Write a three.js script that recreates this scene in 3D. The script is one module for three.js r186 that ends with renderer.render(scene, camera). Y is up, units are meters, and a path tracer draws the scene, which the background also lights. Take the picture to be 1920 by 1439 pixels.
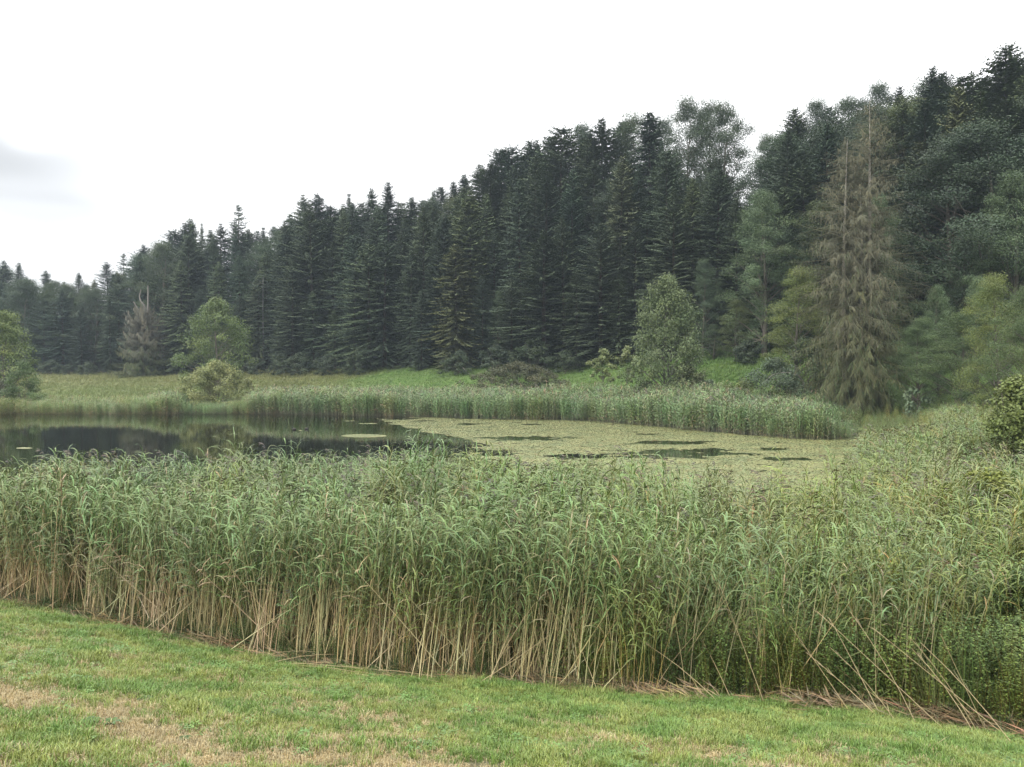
import * as THREE from 'three';
import { mergeGeometries } from 'three/addons/utils/BufferGeometryUtils.js';
import { createNoise2D, createNoise3D } from 'simplex-noise';

// ------------------------------------------------------------------ camera, sky, sun, exposure
const FOCAL = 1553, EYE = 4.8, PITCH = Math.atan(29.5 / FOCAL);          // focal length in photo pixels, eye above the pond, tilt
const scene = new THREE.Scene();
const camera = new THREE.PerspectiveCamera(2 * Math.atan(719.5 / FOCAL) * 180 / Math.PI, 1024 / 767, 0.1, 3000);
camera.position.set(0, EYE, 0);
camera.rotation.x = -PITCH;
const renderer = new THREE.WebGLRenderer({ antialias: true });
renderer.setSize(1024, 767);
renderer.toneMapping = THREE.LinearToneMapping;
renderer.toneMappingExposure = 1.6;
renderer.shadowMap.enabled = true;

function rng(seed) { let a = seed >>> 0; return () => { a = (a + 0x6d2b79f5) | 0; let t = Math.imul(a ^ (a >>> 15), 1 | a); t = (t + Math.imul(t ^ (t >>> 7), 61 | t)) ^ t; return ((t ^ (t >>> 14)) >>> 0) / 4294967296; }; }
const R = rng(4711);
const rr = (a, b) => a + (b - a) * R();
const n2 = createNoise2D(rng(11)), n3 = createNoise3D(rng(12)), n2b = createNoise2D(rng(13));
const clamp = (x, a, b) => Math.min(b, Math.max(a, x));
const sstep = (a, b, x) => { const t = clamp((x - a) / (b - a), 0, 1); return t * t * (3 - 2 * t); };
const lerp = (a, b, t) => a + (b - a) * t;
const fbm = (x, y) => n2(x, y) * 0.55 + n2(x * 2.1 + 7, y * 2.1) * 0.28 + n2(x * 4.3, y * 4.3 + 3) * 0.17;

const SKY = 1.3, SUN_AZ = -128, SUN_EL = 52;
{ // overcast sky: even bright cloud with a few soft greyer banks
  const W = 1024, H = 512, data = new Float32Array(W * H * 4), d2r = Math.PI / 180;
  const bank = (az, el, a, e, wa, we) => Math.exp(-(((az - a) / wa) ** 2) - ((el - e) / we) ** 2);
  for (let r = 0; r < H; r++) for (let c = 0; c < W; c++) {
    const el = ((r + 0.5) / H - 0.5) * 180, round = ((c + 0.5) / W - 0.5) * 2 * Math.PI;
    const x = Math.cos(round) * Math.cos(el * d2r), z = Math.sin(round) * Math.cos(el * d2r), y = Math.sin(el * d2r);
    const az = Math.atan2(x, -z) / d2r;
    const cl = n3(x * 2.2, y * 5, z * 2.2) * 0.5 + n3(x * 5, y * 12, z * 5 + 4) * 0.3 + n3(x * 11, y * 26, z * 11) * 0.2;
    let L = SKY * (0.64 + 0.72 * Math.max(0, y)) * (1 + 0.10 * cl);
    const grey = 0.34 * bank(az + cl * 4, el + cl * 4, -33, 11.5, 9, 6) + 0.2 * bank(az + cl * 7, el + cl * 6, -30.5, 12.8, 5, 3.2) + 0.15 * bank(az + cl * 6, el + cl * 3, -30, 8.7, 4.4, 1.2); L *= 1 - grey;
    for (let k = 0; k < 8; k++) { const da = ((az - 60 - k * 29 + 540) % 360) - 180; L *= 1 - 0.45 * bank(da, el + cl * 4, 0, 10 + (k * 7) % 15, 8, 2.4); }
    const sunDot = Math.cos(el * d2r) * Math.cos(SUN_EL * d2r) * Math.cos((az - SUN_AZ) * d2r) + y * Math.sin(SUN_EL * d2r);
    L *= 1 + 0.35 * Math.pow(Math.max(0, sunDot), 6);
    if (el < 0) L *= 0.35;
    const i = (r * W + c) * 4;
    data[i] = L * (0.985 - 0.05 * grey); data[i + 1] = L * 0.995; data[i + 2] = L * (1.01 + 0.05 * grey); data[i + 3] = 1;
  }
  const t = new THREE.DataTexture(data, W, H, THREE.RGBAFormat, THREE.FloatType);
  t.mapping = THREE.EquirectangularReflectionMapping; t.magFilter = THREE.LinearFilter; t.minFilter = THREE.LinearFilter; t.needsUpdate = true;
  scene.background = t; scene.environment = t;
}
const sun = new THREE.DirectionalLight(new THREE.Color().setRGB(1, 0.96, 0.88), 1.5);
sun.name = 'sun';
{ const a = SUN_AZ * Math.PI / 180, e = SUN_EL * Math.PI / 180;
  sun.position.set(Math.sin(a) * Math.cos(e) * 200, Math.sin(e) * 200, -Math.cos(a) * Math.cos(e) * 200 - 60); sun.target.position.set(0, 0, -60); }
sun.castShadow = true; sun.shadow.radius = 40; sun.shadow.mapSize.set(4096, 4096);
Object.assign(sun.shadow.camera, { left: -130, right: 130, top: 130, bottom: -130, near: 1, far: 500 });
scene.add(sun, sun.target);
scene.fog = new THREE.FogExp2(new THREE.Color().setRGB(0.74, 0.87, 1.0), 0.00035);

// ------------------------------------------------------------------ helpers
// a point of the place seen in photo direction (px, py) at the distance d in front of the eye
function at(px, py, d) {
  const u = (px - 960) / FOCAL, v = (719.5 - py) / FOCAL, y = v * Math.cos(PITCH) - Math.sin(PITCH), z = v * Math.sin(PITCH) + Math.cos(PITCH);
  return new THREE.Vector3(u * d / z, EYE + y * d / z, -d);
}
function onWater(px, py) { const p = at(px, py, 1), k = EYE / (EYE - p.y); return [p.x * k, k]; }
const table = (rows) => (x) => { // smooth interpolation of [x, y] rows
  if (x <= rows[0][0]) return rows[0][1];
  for (let i = 1; i < rows.length; i++) if (x <= rows[i][0]) { const [a, b] = [rows[i - 1], rows[i]], t = (x - a[0]) / (b[0] - a[0]); return lerp(a[1], b[1], t); }
  return rows[rows.length - 1][1];
};
const names = new Map();
function numbered(name) { const n = names.get(name) ?? 0; names.set(name, n + 1); return n ? name + '_' + String(n).padStart(3, '0') : name; }
function tag(o, label, category, group, kind) { if (label) o.userData.label = label; if (category) o.userData.category = category; if (group) o.userData.group = group; if (kind) o.userData.kind = kind; return o; }
function add(o, name) { o.name = numbered(name); scene.add(o); return o; }
function shade(o) { o.traverse((m) => { if (m.isMesh) { m.castShadow = true; m.receiveShadow = true; } }); return o; }

class MB { // collects triangles with vertex colours
  constructor() { this.p = []; this.c = []; this.i = []; }
  get n() { return this.p.length / 3; }
  v(x, y, z, c) { this.p.push(x, y, z); this.c.push(c[0], c[1], c[2]); return this.p.length / 3 - 1; }
  tri(a, b, c) { this.i.push(a, b, c); }
  quad(a, b, c, d) { this.i.push(a, b, c, a, c, d); }
  // tube through points [[x,y,z,r],...] with n sides
  tube(pts, n, color, color2 = color) {
    let prev = null; const up = new THREE.Vector3(), dir = new THREE.Vector3(), s = new THREE.Vector3(), t = new THREE.Vector3();
    for (let k = 0; k < pts.length; k++) {
      const a = pts[Math.max(0, k - 1)], b = pts[Math.min(pts.length - 1, k + 1)];
      dir.set(b[0] - a[0], b[1] - a[1], b[2] - a[2]).normalize();
      up.set(0.12, 1, 0.07); if (Math.abs(dir.y) > 0.9) up.set(1, 0.1, 0);
      s.crossVectors(dir, up).normalize(); t.crossVectors(s, dir);
      const ring = [], f = k / (pts.length - 1), cc = [0, 1, 2].map((q) => lerp(color[q], color2[q], f));
      for (let j = 0; j < n; j++) { const w = j / n * Math.PI * 2, cs = Math.cos(w) * pts[k][3], sn = Math.sin(w) * pts[k][3];
        ring.push(this.v(pts[k][0] + s.x * cs + t.x * sn, pts[k][1] + s.y * cs + t.y * sn, pts[k][2] + s.z * cs + t.z * sn, cc)); }
      if (prev) for (let j = 0; j < n; j++) this.quad(prev[j], prev[(j + 1) % n], ring[(j + 1) % n], ring[j]);
      prev = ring;
    }
  }
  // a small diamond leaf: root, length vector, width vector
  leaf(x, y, z, lx, ly, lz, wx, wy, wz, c, c2 = c) {
    const a = this.v(x, y, z, c), b = this.v(x + lx * 0.45 + wx, y + ly * 0.45 + wy, z + lz * 0.45 + wz, c), d = this.v(x + lx * 0.45 - wx, y + ly * 0.45 - wy, z + lz * 0.45 - wz, c), e = this.v(x + lx, y + ly, z + lz, c2);
    this.tri(a, b, e); this.tri(a, e, d);
  }
  geo(smooth = false) {
    const g = new THREE.BufferGeometry();
    g.setAttribute('position', new THREE.Float32BufferAttribute(this.p, 3));
    g.setAttribute('color', new THREE.Float32BufferAttribute(this.c, 3));
    g.setIndex(this.i);
    if (smooth) g.computeVertexNormals();
    return g;
  }
  mesh(name, mat, parent, smooth) { const m = new THREE.Mesh(this.geo(smooth), mat); m.name = name; if (parent) parent.add(m); return m; }
}
const vary = (c, k, rnd = R) => { const f = 1 + (rnd() - 0.5) * 2 * k, g = (rnd() - 0.5) * k * 0.5; return [c[0] * f * (1 + g), c[1] * f, c[2] * f * (1 - g)]; };
const mixc = (a, b, t) => [0, 1, 2].map((k) => lerp(a[k], b[k], t));
function randDir(v) { const z = rr(-1, 1), a = rr(0, 2 * Math.PI), r = Math.sqrt(1 - z * z); return v.set(r * Math.cos(a), z, r * Math.sin(a)); }

const M = {
  needle: new THREE.MeshStandardMaterial({ name: 'needles', vertexColors: true, roughness: 0.85 }),
  leaf: new THREE.MeshPhysicalMaterial({ name: 'leaves', vertexColors: true, roughness: 0.62, specularIntensity: 0.6, transmission: 0.3, thickness: 0, side: THREE.DoubleSide }),
  bark: new THREE.MeshStandardMaterial({ name: 'bark', vertexColors: true, roughness: 0.9 }),
  dead: new THREE.MeshStandardMaterial({ name: 'dead_wood', vertexColors: true, roughness: 0.9, side: THREE.DoubleSide }),
  reed: new THREE.MeshPhysicalMaterial({ name: 'reed_blades', vertexColors: true, roughness: 0.5, transmission: 0.25, thickness: 0, side: THREE.DoubleSide }),
  straw: new THREE.MeshStandardMaterial({ name: 'straw', vertexColors: true, roughness: 0.6, side: THREE.DoubleSide }),
  grass: new THREE.MeshPhysicalMaterial({ name: 'grass_blades', vertexColors: true, roughness: 0.55, transmission: 0.3, thickness: 0, side: THREE.DoubleSide }),
  pad: new THREE.MeshStandardMaterial({ name: 'lily_leaves', vertexColors: true, roughness: 0.45, side: THREE.DoubleSide }),
};
M.needle.side = THREE.DoubleSide;
const tints = { needle: [[1.2, 1.2, 1.2], [1.0, 1.06, 1.06], [1.4, 1.34, 1.1], [1.1, 1.22, 1.26], [1.55, 1.46, 1.25], [0.9, 0.96, 0.94]], leaf: [[1, 1, 1], [0.75, 0.8, 0.82], [1.2, 1.08, 0.8], [0.9, 1.0, 1.1], [0.62, 0.68, 0.7], [1.55, 1.5, 1.25]] };
for (const k of ['needle', 'leaf']) M[k + 's'] = tints[k].map((c, i) => { if (!i && c[0] === 1) return M[k]; const m = M[k].clone(); m.name = M[k].name + '_' + i; m.color.setRGB(c[0], c[1], c[2]); return m; });

// ------------------------------------------------------------------ terrain, from what stands along each photo column
const nearD = table([[-700, 24], [0, 21.5], [400, 22], [800, 24], [1050, 22.4], [1300, 19.6], [1590, 20], [1618, 44], [1640, 56]]);
const farD = table([[-700, 84], [0, 87], [500, 87.5], [740, 83], [900, 79], [1100, 76.5], [1300, 65], [1480, 57.5], [1640, 56]]);
const edgeD = table([[-900, 175], [0, 165], [300, 150], [500, 135], [700, 119], [800, 113], [1000, 106], [1200, 98], [1350, 91], [1450, 86], [1600, 80], [1750, 73], [1900, 67], [2600, 60]]);
const edgeE = table([[-900, 3.9], [0, 3.7], [300, 3.7], [500, 4.0], [700, 4.4], [800, 4.6], [1000, 4.8], [1200, 5.4], [1350, 6.2], [1450, 6.3], [1600, 6.3], [1900, 6.2], [2600, 6]]);
const hillS = table([[-600, 0.08], [0, 0.10], [300, 0.2], [600, 0.3], [900, 0.38], [1200, 0.42], [1500, 0.38], [1900, 0.3], [2600, 0.28]]);
const edgeX = table([[-12, 0.1], [-9, 0], [-6, -0.4], [-3, -0.85], [0, -0.5], [2, -0.1], [4, 0.25], [6, 0.1]]);
const edgeLine = (x) => 11.4 - 0.37 * x + 1.066 * edgeX(x); // distance of the lawn's edge
const lawnS = (x, d) => (d - edgeLine(x)) / 1.066 + 0.16 * n2(x * 0.5, d * 0.5) + 0.1 * n2(x * 1.7, d * 1.7); // metres beyond the lawn's edge
const colOf = (x, d) => clamp(960 + FOCAL * x / Math.max(d, 1.5), -900, 2600);
function ground(x, d) {
  const s0 = (d - edgeLine(x)) / 1.066;
  if (s0 <= 0) { const t = -s0; return 0.6 + (t < 12 ? 0.243 * t : 2.916 + (t - 12) * 0.03) + 0.03 * n2(x * 0.6, d * 0.6) + 0.012 * n2(x * 2.3, d * 2.3); }
  const px = colOf(x, d), nd = nearD(px), fd = farD(px), ed = edgeD(px);
  const dry = sstep(1600, 1640, px), shore = lerp(0, 0.5, dry), bump = 0.05 * n2(x * 0.4, d * 0.4);
  if (d < nd) { const t = s0 / (s0 + (nd - d) * 0.9 + 1e-6); return lerp(0.6, shore, t) + bump * (1 - t) * (1 + dry); }
  if (d <= fd) return shore - Math.min(0.7, 0.12 * Math.min(d - nd, fd - d)) * (1 - dry);
  const E = edgeE(px);
  if (d < ed) { const t = (d - fd) / (ed - fd); return shore + (E - shore) * Math.pow(t, 1.25) + 0.12 * fbm(x * 0.07, d * 0.07) * sstep(0, 0.2, t); }
  const b = d - ed;
  return E + hillS(px) * Math.min(b, 30) - Math.max(0, b - 34) * 0.05 + 0.5 * fbm(x * 0.05, d * 0.05) * sstep(0, 15, b);
}
const gv = (x, d, lift = 0) => new THREE.Vector3(x, ground(x, d) + lift, -d);

// dry share of the lawn: mown strips and worn patches
function dryness(x, d) {
  const s = (d - 11.4 + 0.37 * x) / 1.066;
  let k = 0.20 + 0.55 * (fbm(x * 0.45, d * 0.9 + 5)) + 0.3 * n2b(x * 1.6, d * 2.2);
  const wob = 0.35 * n2(x * 0.25, 3.3);
  k += 0.85 * Math.exp(-(((s + 5.1 + wob) / 0.5) ** 2)) + 0.5 * Math.exp(-(((s + 6.7 + wob) / 0.3) ** 2)) + 0.4 * Math.exp(-(((s + 3.4 + wob) / 0.35) ** 2)) * (0.6 + n2(x * 0.6, 9));
  k += 0.5 * Math.exp(-(((s + 5.4) / 0.9) ** 2)) * sstep(-2.5, 0, x) * (0.5 + n2(x * 1.1, d * 1.7 + 3));
  k -= 0.6 * Math.exp(-(((s + 1.0) / 0.9) ** 2)) * sstep(-3, 1, x);
  k -= 0.15 * sstep(-2.5, -0.5, s);
  return clamp(k, 0, 1);
}
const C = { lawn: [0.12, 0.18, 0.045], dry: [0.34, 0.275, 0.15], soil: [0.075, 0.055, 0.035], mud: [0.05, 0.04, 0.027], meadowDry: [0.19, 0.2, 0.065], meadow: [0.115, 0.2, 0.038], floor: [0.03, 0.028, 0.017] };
let lawnGround;
{
  const N = 440, A = 3, B = 6.2, pos = new Float32Array((N + 1) * (N + 1) * 3), col = new Float32Array(pos.length), uv = new Float32Array((N + 1) * (N + 1) * 2), region = new Uint8Array((N + 1) * (N + 1));
  for (let i = 0; i <= N; i++) for (let j = 0; j <= N; j++) {
    const k = i * (N + 1) + j, x = A * Math.sinh(B * (j / N * 2 - 1)), d = 9 + A * Math.sinh(B * (i / N * 2 - 1));
    const s = lawnS(x, d), px = colOf(x, d), fd = farD(px), ed = edgeD(px), nd = nearD(px);
    pos[k * 3] = x; pos[k * 3 + 1] = ground(x, d); pos[k * 3 + 2] = -d;
    uv[k * 2] = x / 1.3; uv[k * 2 + 1] = d / 1.3;
    let c;
    if (s < 0) { c = mixc(C.lawn, C.dry, dryness(x, d)); c = mixc(c, C.soil, 0.25 + 0.3 * sstep(0.35, 0.7, n2(x * 1.3 + 9, d * 1.9))); region[k] = 0; }
    else if (d < fd + 1.5) { c = mixc(C.mud, C.dry, 0.25 * Math.exp(-s * 1.2) + 0.12 * clamp(n2(x * 0.8, d * 0.8), 0, 1)); region[k] = 1; if (px > 1630 && d > 25) c = mixc(C.mud, C.meadow, 0.4); }
    else if (d < ed + 0.5) {
      const green = sstep(560, 760, px + 80 * n2(d * 0.08, 1)) , g = fbm(x * 0.06, d * 0.13);
      c = mixc(C.meadowDry, C.meadow, clamp(green * 0.95 + 0.25 * g + (1 - green) * 0.42 * sstep(ed - 5, fd + 18, d) , 0, 1));
      c = c.map((q) => q * (1 + 0.18 * n2(x * 0.5, d * 1.1))); region[k] = 2;
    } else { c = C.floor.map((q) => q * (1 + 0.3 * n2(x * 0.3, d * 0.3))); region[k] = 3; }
    col.set(c, k * 3);
  }
  const full = new THREE.BufferGeometry(); full.setAttribute('position', new THREE.BufferAttribute(pos, 3));
  const idx = [[], [], [], []], all = [];
  for (let i = 0; i < N; i++) for (let j = 0; j < N; j++) {
    const a = i * (N + 1) + j, b = a + 1, c = a + N + 1, e = c + 1, r = idx[region[a]];
    r.push(a, b, e, a, e, c); all.push(a, b, e, a, e, c);
  }
  full.setIndex(all); full.computeVertexNormals();
  // grain of soil and thatch, tiled at 1.3 m and mixed with the vertex colours
  const T = 512, px = new Uint8Array(T * T * 4), gr = rng(5);
  for (let y = 0; y < T; y++) for (let x = 0; x < T; x++) {
    const a = x / T * 2 * Math.PI, b = y / T * 2 * Math.PI, q = n3(Math.cos(a) * 6 + 3, Math.sin(a) * 6, Math.cos(b) * 6 + Math.sin(b) * 9) * 0.5 + (gr() - 0.5) * 0.7;
    const v = clamp(205 + q * 55, 0, 255), i = (y * T + x) * 4; px[i] = v; px[i + 1] = v; px[i + 2] = v * 0.97; px[i + 3] = 255;
  }
  const tex = new THREE.DataTexture(px, T, T); tex.wrapS = tex.wrapT = THREE.RepeatWrapping; tex.magFilter = THREE.LinearFilter; tex.minFilter = THREE.LinearFilter; tex.colorSpace = THREE.SRGBColorSpace; tex.needsUpdate = true;
  const mat = new THREE.MeshStandardMaterial({ name: 'earth', vertexColors: true, roughness: 1, map: tex, bumpMap: tex, bumpScale: 0.02 });
  const info = [['lawn', 'mown sloping lawn with green and dry straw-coloured strips in the foreground', 'lawn'], ['ground', 'dark wet soil and pond bed under the reeds', 'ground'],
    ['meadow', 'grassy meadow rising from the far reeds to the forest edge', 'meadow'], ['hill', 'dark forest floor of the wooded hillside', 'hill']];
  info.forEach(([name, label, cat], k) => {
    const g = new THREE.BufferGeometry();
    const used = new Map(), P = [], Cc = [], U = [], Nn = [], I = [], na = full.attributes.normal.array;
    for (const q of idx[k]) { if (!used.has(q)) { used.set(q, P.length / 3); P.push(pos[q * 3], pos[q * 3 + 1], pos[q * 3 + 2]); Cc.push(col[q * 3], col[q * 3 + 1], col[q * 3 + 2]); U.push(uv[q * 2], uv[q * 2 + 1]); Nn.push(na[q * 3], na[q * 3 + 1], na[q * 3 + 2]); } I.push(used.get(q)); }
    g.setAttribute('position', new THREE.Float32BufferAttribute(P, 3)); g.setAttribute('color', new THREE.Float32BufferAttribute(Cc, 3)); g.setAttribute('uv', new THREE.Float32BufferAttribute(U, 2)); g.setAttribute('normal', new THREE.Float32BufferAttribute(Nn, 3)); g.setIndex(I);
    const m = add(new THREE.Mesh(g, mat), name); m.receiveShadow = true; tag(m, label, cat, null, 'structure');
    if (!k) lawnGround = m;
  });
}
// ------------------------------------------------------------------ water
{
  const T = 256, px = new Uint8Array(T * T * 4);
  const h = (x, y) => { const a = x / T * 2 * Math.PI, b = y / T * 2 * Math.PI; return n3(Math.cos(a) * 1.6, Math.sin(a) * 1.6, Math.cos(b) * 1.6 + Math.sin(b) * 2.7) + 0.4 * n3(Math.cos(a) * 4, Math.sin(a) * 4 + 5, Math.cos(b) * 4 + Math.sin(b) * 6); };
  for (let y = 0; y < T; y++) for (let x = 0; x < T; x++) { const dx = (h(x + 1, y) - h(x - 1, y)) * 1.2, dy = (h(x, y + 1) - h(x, y - 1)) * 1.2, i = (y * T + x) * 4; px[i] = clamp(128 - dx * 127, 0, 255); px[i + 1] = clamp(128 - dy * 127, 0, 255); px[i + 2] = 250; px[i + 3] = 255; }
  const tex = new THREE.DataTexture(px, T, T); tex.wrapS = tex.wrapT = THREE.RepeatWrapping; tex.magFilter = THREE.LinearFilter; tex.minFilter = THREE.LinearFilter; tex.repeat.set(55, 40); tex.needsUpdate = true;
  const mat = new THREE.MeshPhysicalMaterial({ name: 'pond_water', color: new THREE.Color().setRGB(0.008, 0.009, 0.005), roughness: 0.012, ior: 1.33, normalMap: tex, normalScale: new THREE.Vector2(0.008, 0.008) });
  const g = new THREE.PlaneGeometry(170, 80, 1, 1); g.rotateX(-Math.PI / 2);
  const w = add(new THREE.Mesh(g, mat), 'water'); w.position.set(-55, 0, -58); w.receiveShadow = true;
  tag(w, 'dark still pond mirroring the reeds and the forest', 'pond', null, 'structure');
}

// ------------------------------------------------------------------ plants: prototypes
function spruceParts(h, rad, o = {}) {
  const { col = [0.045, 0.068, 0.038], tip = [0.075, 0.108, 0.052], y0 = 0.03, power = 0.66, step = 0.19, sag = 0.25, gap = 0.4, ragged = 0.25, round = 0, len = 0.55, bark = [0.09, 0.07, 0.055] } = o;
  const crown = new MB(), trunk = new MB(), tr = 0.0125 * h + 0.02, bx = rr(-0.012, 0.012), bz = rr(-0.012, 0.012);
  const axis = (y) => [bx * Math.sin(y * 0.2) * y * 0.4, bz * Math.sin(y * 0.17 + 1) * y * 0.4];
  const pts = []; for (let k = 0; k <= 10; k++) { const y = h * k / 10, [ax, az] = axis(y); pts.push([ax, y - (k ? 0 : 0.6), az, Math.max(0.012, tr * Math.pow(1 - k / 10, 0.9) * (k ? 1 : 1.35))]); }
  trunk.tube(pts, 7, bark, bark.map((q) => q * 0.8));
  let y = h * y0, az0 = 0; const seed = rr(0, 50);
  const side = new THREE.Vector3(), out = new THREE.Vector3();
  while (y < h * 0.995) {
    const t = (y - h * y0) / (h * (1 - y0)), prof = round ? Math.pow(Math.sin(Math.PI * (0.5 + 0.5 * Math.pow(t, 1.4))), round) : Math.pow(1 - t, power);
    const low = sstep(-0.05, 0.16, t) * 0.45 + 0.55, n = t > 0.95 ? 5 : Math.round(rr(6.5, 9));
    az0 += rr(0.6, 1.4);
    for (let b = 0; b < n; b++) {
      if (R() < ragged * 0.35 * (1 - t)) continue;
      const a = az0 + b / n * 2 * Math.PI + rr(-0.3, 0.3), L = Math.max(0.3, rad * prof * low * rr(1 - ragged, 1 + ragged * 0.5) * (1 + 0.38 * n3(Math.cos(a) * 0.9 + seed, y * 0.23, Math.sin(a) * 0.9))), yb = y + rr(-0.4, 0.4) * Math.min(1, (1 - t) * 3);
      const el = lerp(-0.25, 0.6, Math.pow(t, 1.2)) + rr(-0.12, 0.12), ca = Math.cos(a), sa = Math.sin(a), m = Math.max(2, Math.ceil(L / step)), [ax, azz] = axis(yb);
      const cb = vary(col, 0.22);
      let x = ax, z = azz, yy = yb;
      for (let k = 0; k <= m; k++) {
        const f = k / m, e = el - sag * Math.sin(f * 2.4) * 1.3 + 0.45 * f * f * sag * 2, ds = L / m;
        if (k) { x += ca * Math.cos(e) * ds; z += sa * Math.cos(e) * ds; yy += Math.sin(e) * ds; }
        if (f < 0.12 && L > 1) continue;
        const w = len * (0.55 + 0.75 * (1 - f)) * Math.min(1, 0.35 + L * 0.4);
        for (const sgn of [-1, 1]) {
          const sp = rr(0.5, 1.05), o1 = rr(0.3, 0.75), dr = -rr(0.15, 0.75) * (0.6 + sag);
          out.set(ca * o1 - sa * sp * sgn, dr, sa * o1 + ca * sp * sgn).normalize().multiplyScalar(w * rr(0.7, 1.2));
          side.set(-out.z, rr(-0.2, 0.4) * out.length(), out.x).normalize().multiplyScalar(rr(0.08, 0.13));
          crown.leaf(x, yy, z, out.x, out.y, out.z, side.x, side.y, side.z, vary(cb, 0.15), mixc(cb, tip, rr(0.3, 1)));
        }
        if (k === m || R() < 0.25) { const q = w * 0.9; crown.leaf(x, yy, z, ca * q, Math.sin(e) * q + rr(-0.05, 0.12), sa * q, -sa * 0.06, 0.02, ca * 0.06, cb, tip); }
      }
    }
    y += gap * rr(0.7, 1.25) * (t > 0.8 ? 0.75 : 1);
  }
  return { crown, trunk };
}
// broad-leaved tree: clumps of leaves through the crown's volume, on a trunk with limbs
function leafyParts(h, w, o = {}) {
  const { col = [0.052, 0.083, 0.033], light = [0.088, 0.125, 0.048], base = 0.12, flat = 0.72, clumps = 60, per = 190, leaf = 0.2, clumpR = 0.15, fat = 0.42, sway = 0.25, droop = 0, bark = [0.11, 0.095, 0.075], stems = 1, hole = 0.0, trunkR = 0.016 } = o;
  const crown = new MB(), trunk = new MB(), d = new THREE.Vector3(), nrm = new THREE.Vector3(), l = new THREE.Vector3(), wv = new THREE.Vector3();
  const ph = rr(0, 10), crownH = h * (1 - base);
  for (let s = 0; s < stems; s++) {
    const a = s / stems * 6.28 + ph, off = stems > 1 ? 0.12 * w : 0, pts = [];
    for (let k = 0; k <= 8; k++) { const f = k / 8; pts.push([Math.cos(a) * off * f * 2 + Math.sin(f * 3 + ph) * 0.02 * h, h * 0.9 * f - (k ? 0 : 0.5), Math.sin(a) * off * f * 2 + Math.cos(f * 2.5 + ph) * 0.02 * h, Math.max(0.012, h * trunkR / Math.sqrt(stems) * (1 - f * 0.92) * (k ? 1 : 1.3))]); }
    trunk.tube(pts, 7, bark);
  }
  for (let k = 0; k < clumps; k++) {
    const f = Math.pow((k + R()) / clumps, 0.85), y = h * base + crownH * f;
    const env = Math.pow(Math.sin(Math.PI * Math.min(1, Math.pow(f, 1.0) * (1 - fat * 0.42) + fat * 0.42)), 0.75);
    const a = R() * 6.283, lobe = 1 + sway * n2(Math.cos(a) * 1.2 + ph, f * 3 + Math.sin(a) * 1.2) , rad = w / 2 * env * lobe * Math.sqrt(rr(0.12, 1));
    if (hole && n3(Math.cos(a) * 1.3 + ph, f * 4, Math.sin(a) * 1.3) > 1 - hole * 2) continue;
    const cx = Math.cos(a) * rad, cz = Math.sin(a) * rad, rc = clumpR * Math.sqrt(w * crownH) * rr(0.55, 1.15), cc = vary(mixc(col, light, R() * R()), 0.18);
    if (R() < 0.5) { const y1 = Math.max(h * 0.1, y - rad * rr(0.5, 0.9) - 0.04 * h); trunk.tube([[0, y1, 0, 0.006 * h * (1.1 - f)], [cx * 0.5, lerp(y1, y, 0.55), cz * 0.5, 0.004 * h * (1.1 - f)], [cx, y, cz, 0.0012 * h]], 4, bark); }
    const nl = Math.round(per * rr(0.7, 1.25));
    for (let q = 0; q < nl; q++) {
      randDir(d); const rq = rc * Math.pow(R(), 0.42); d.y = d.y * flat + 0.1;
      let x = cx + d.x * rq, yy = y + d.y * rq, z = cz + d.z * rq;
      if (droop) yy -= droop * R() * R() * rc * 2.4;
      randDir(nrm).multiplyScalar(0.8); nrm.x += d.x * 0.5 + cx / (w + 0.1) * 0.5; nrm.y += d.y * 0.5 + 0.55; nrm.z += d.z * 0.5 + cz / (w + 0.1) * 0.5; nrm.normalize();
      randDir(l); if (droop) l.y -= 1.6 * droop; l.addScaledVector(nrm, -l.dot(nrm)).normalize(); wv.crossVectors(nrm, l);
      const sz = leaf * rr(0.65, 1.25);
      crown.leaf(x, yy, z, l.x * sz, l.y * sz - 0.15 * sz, l.z * sz, wv.x * sz * 0.33, wv.y * sz * 0.33, wv.z * sz * 0.33, vary(cc, 0.16));
    }
  }
  return { crown, trunk };
}
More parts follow.
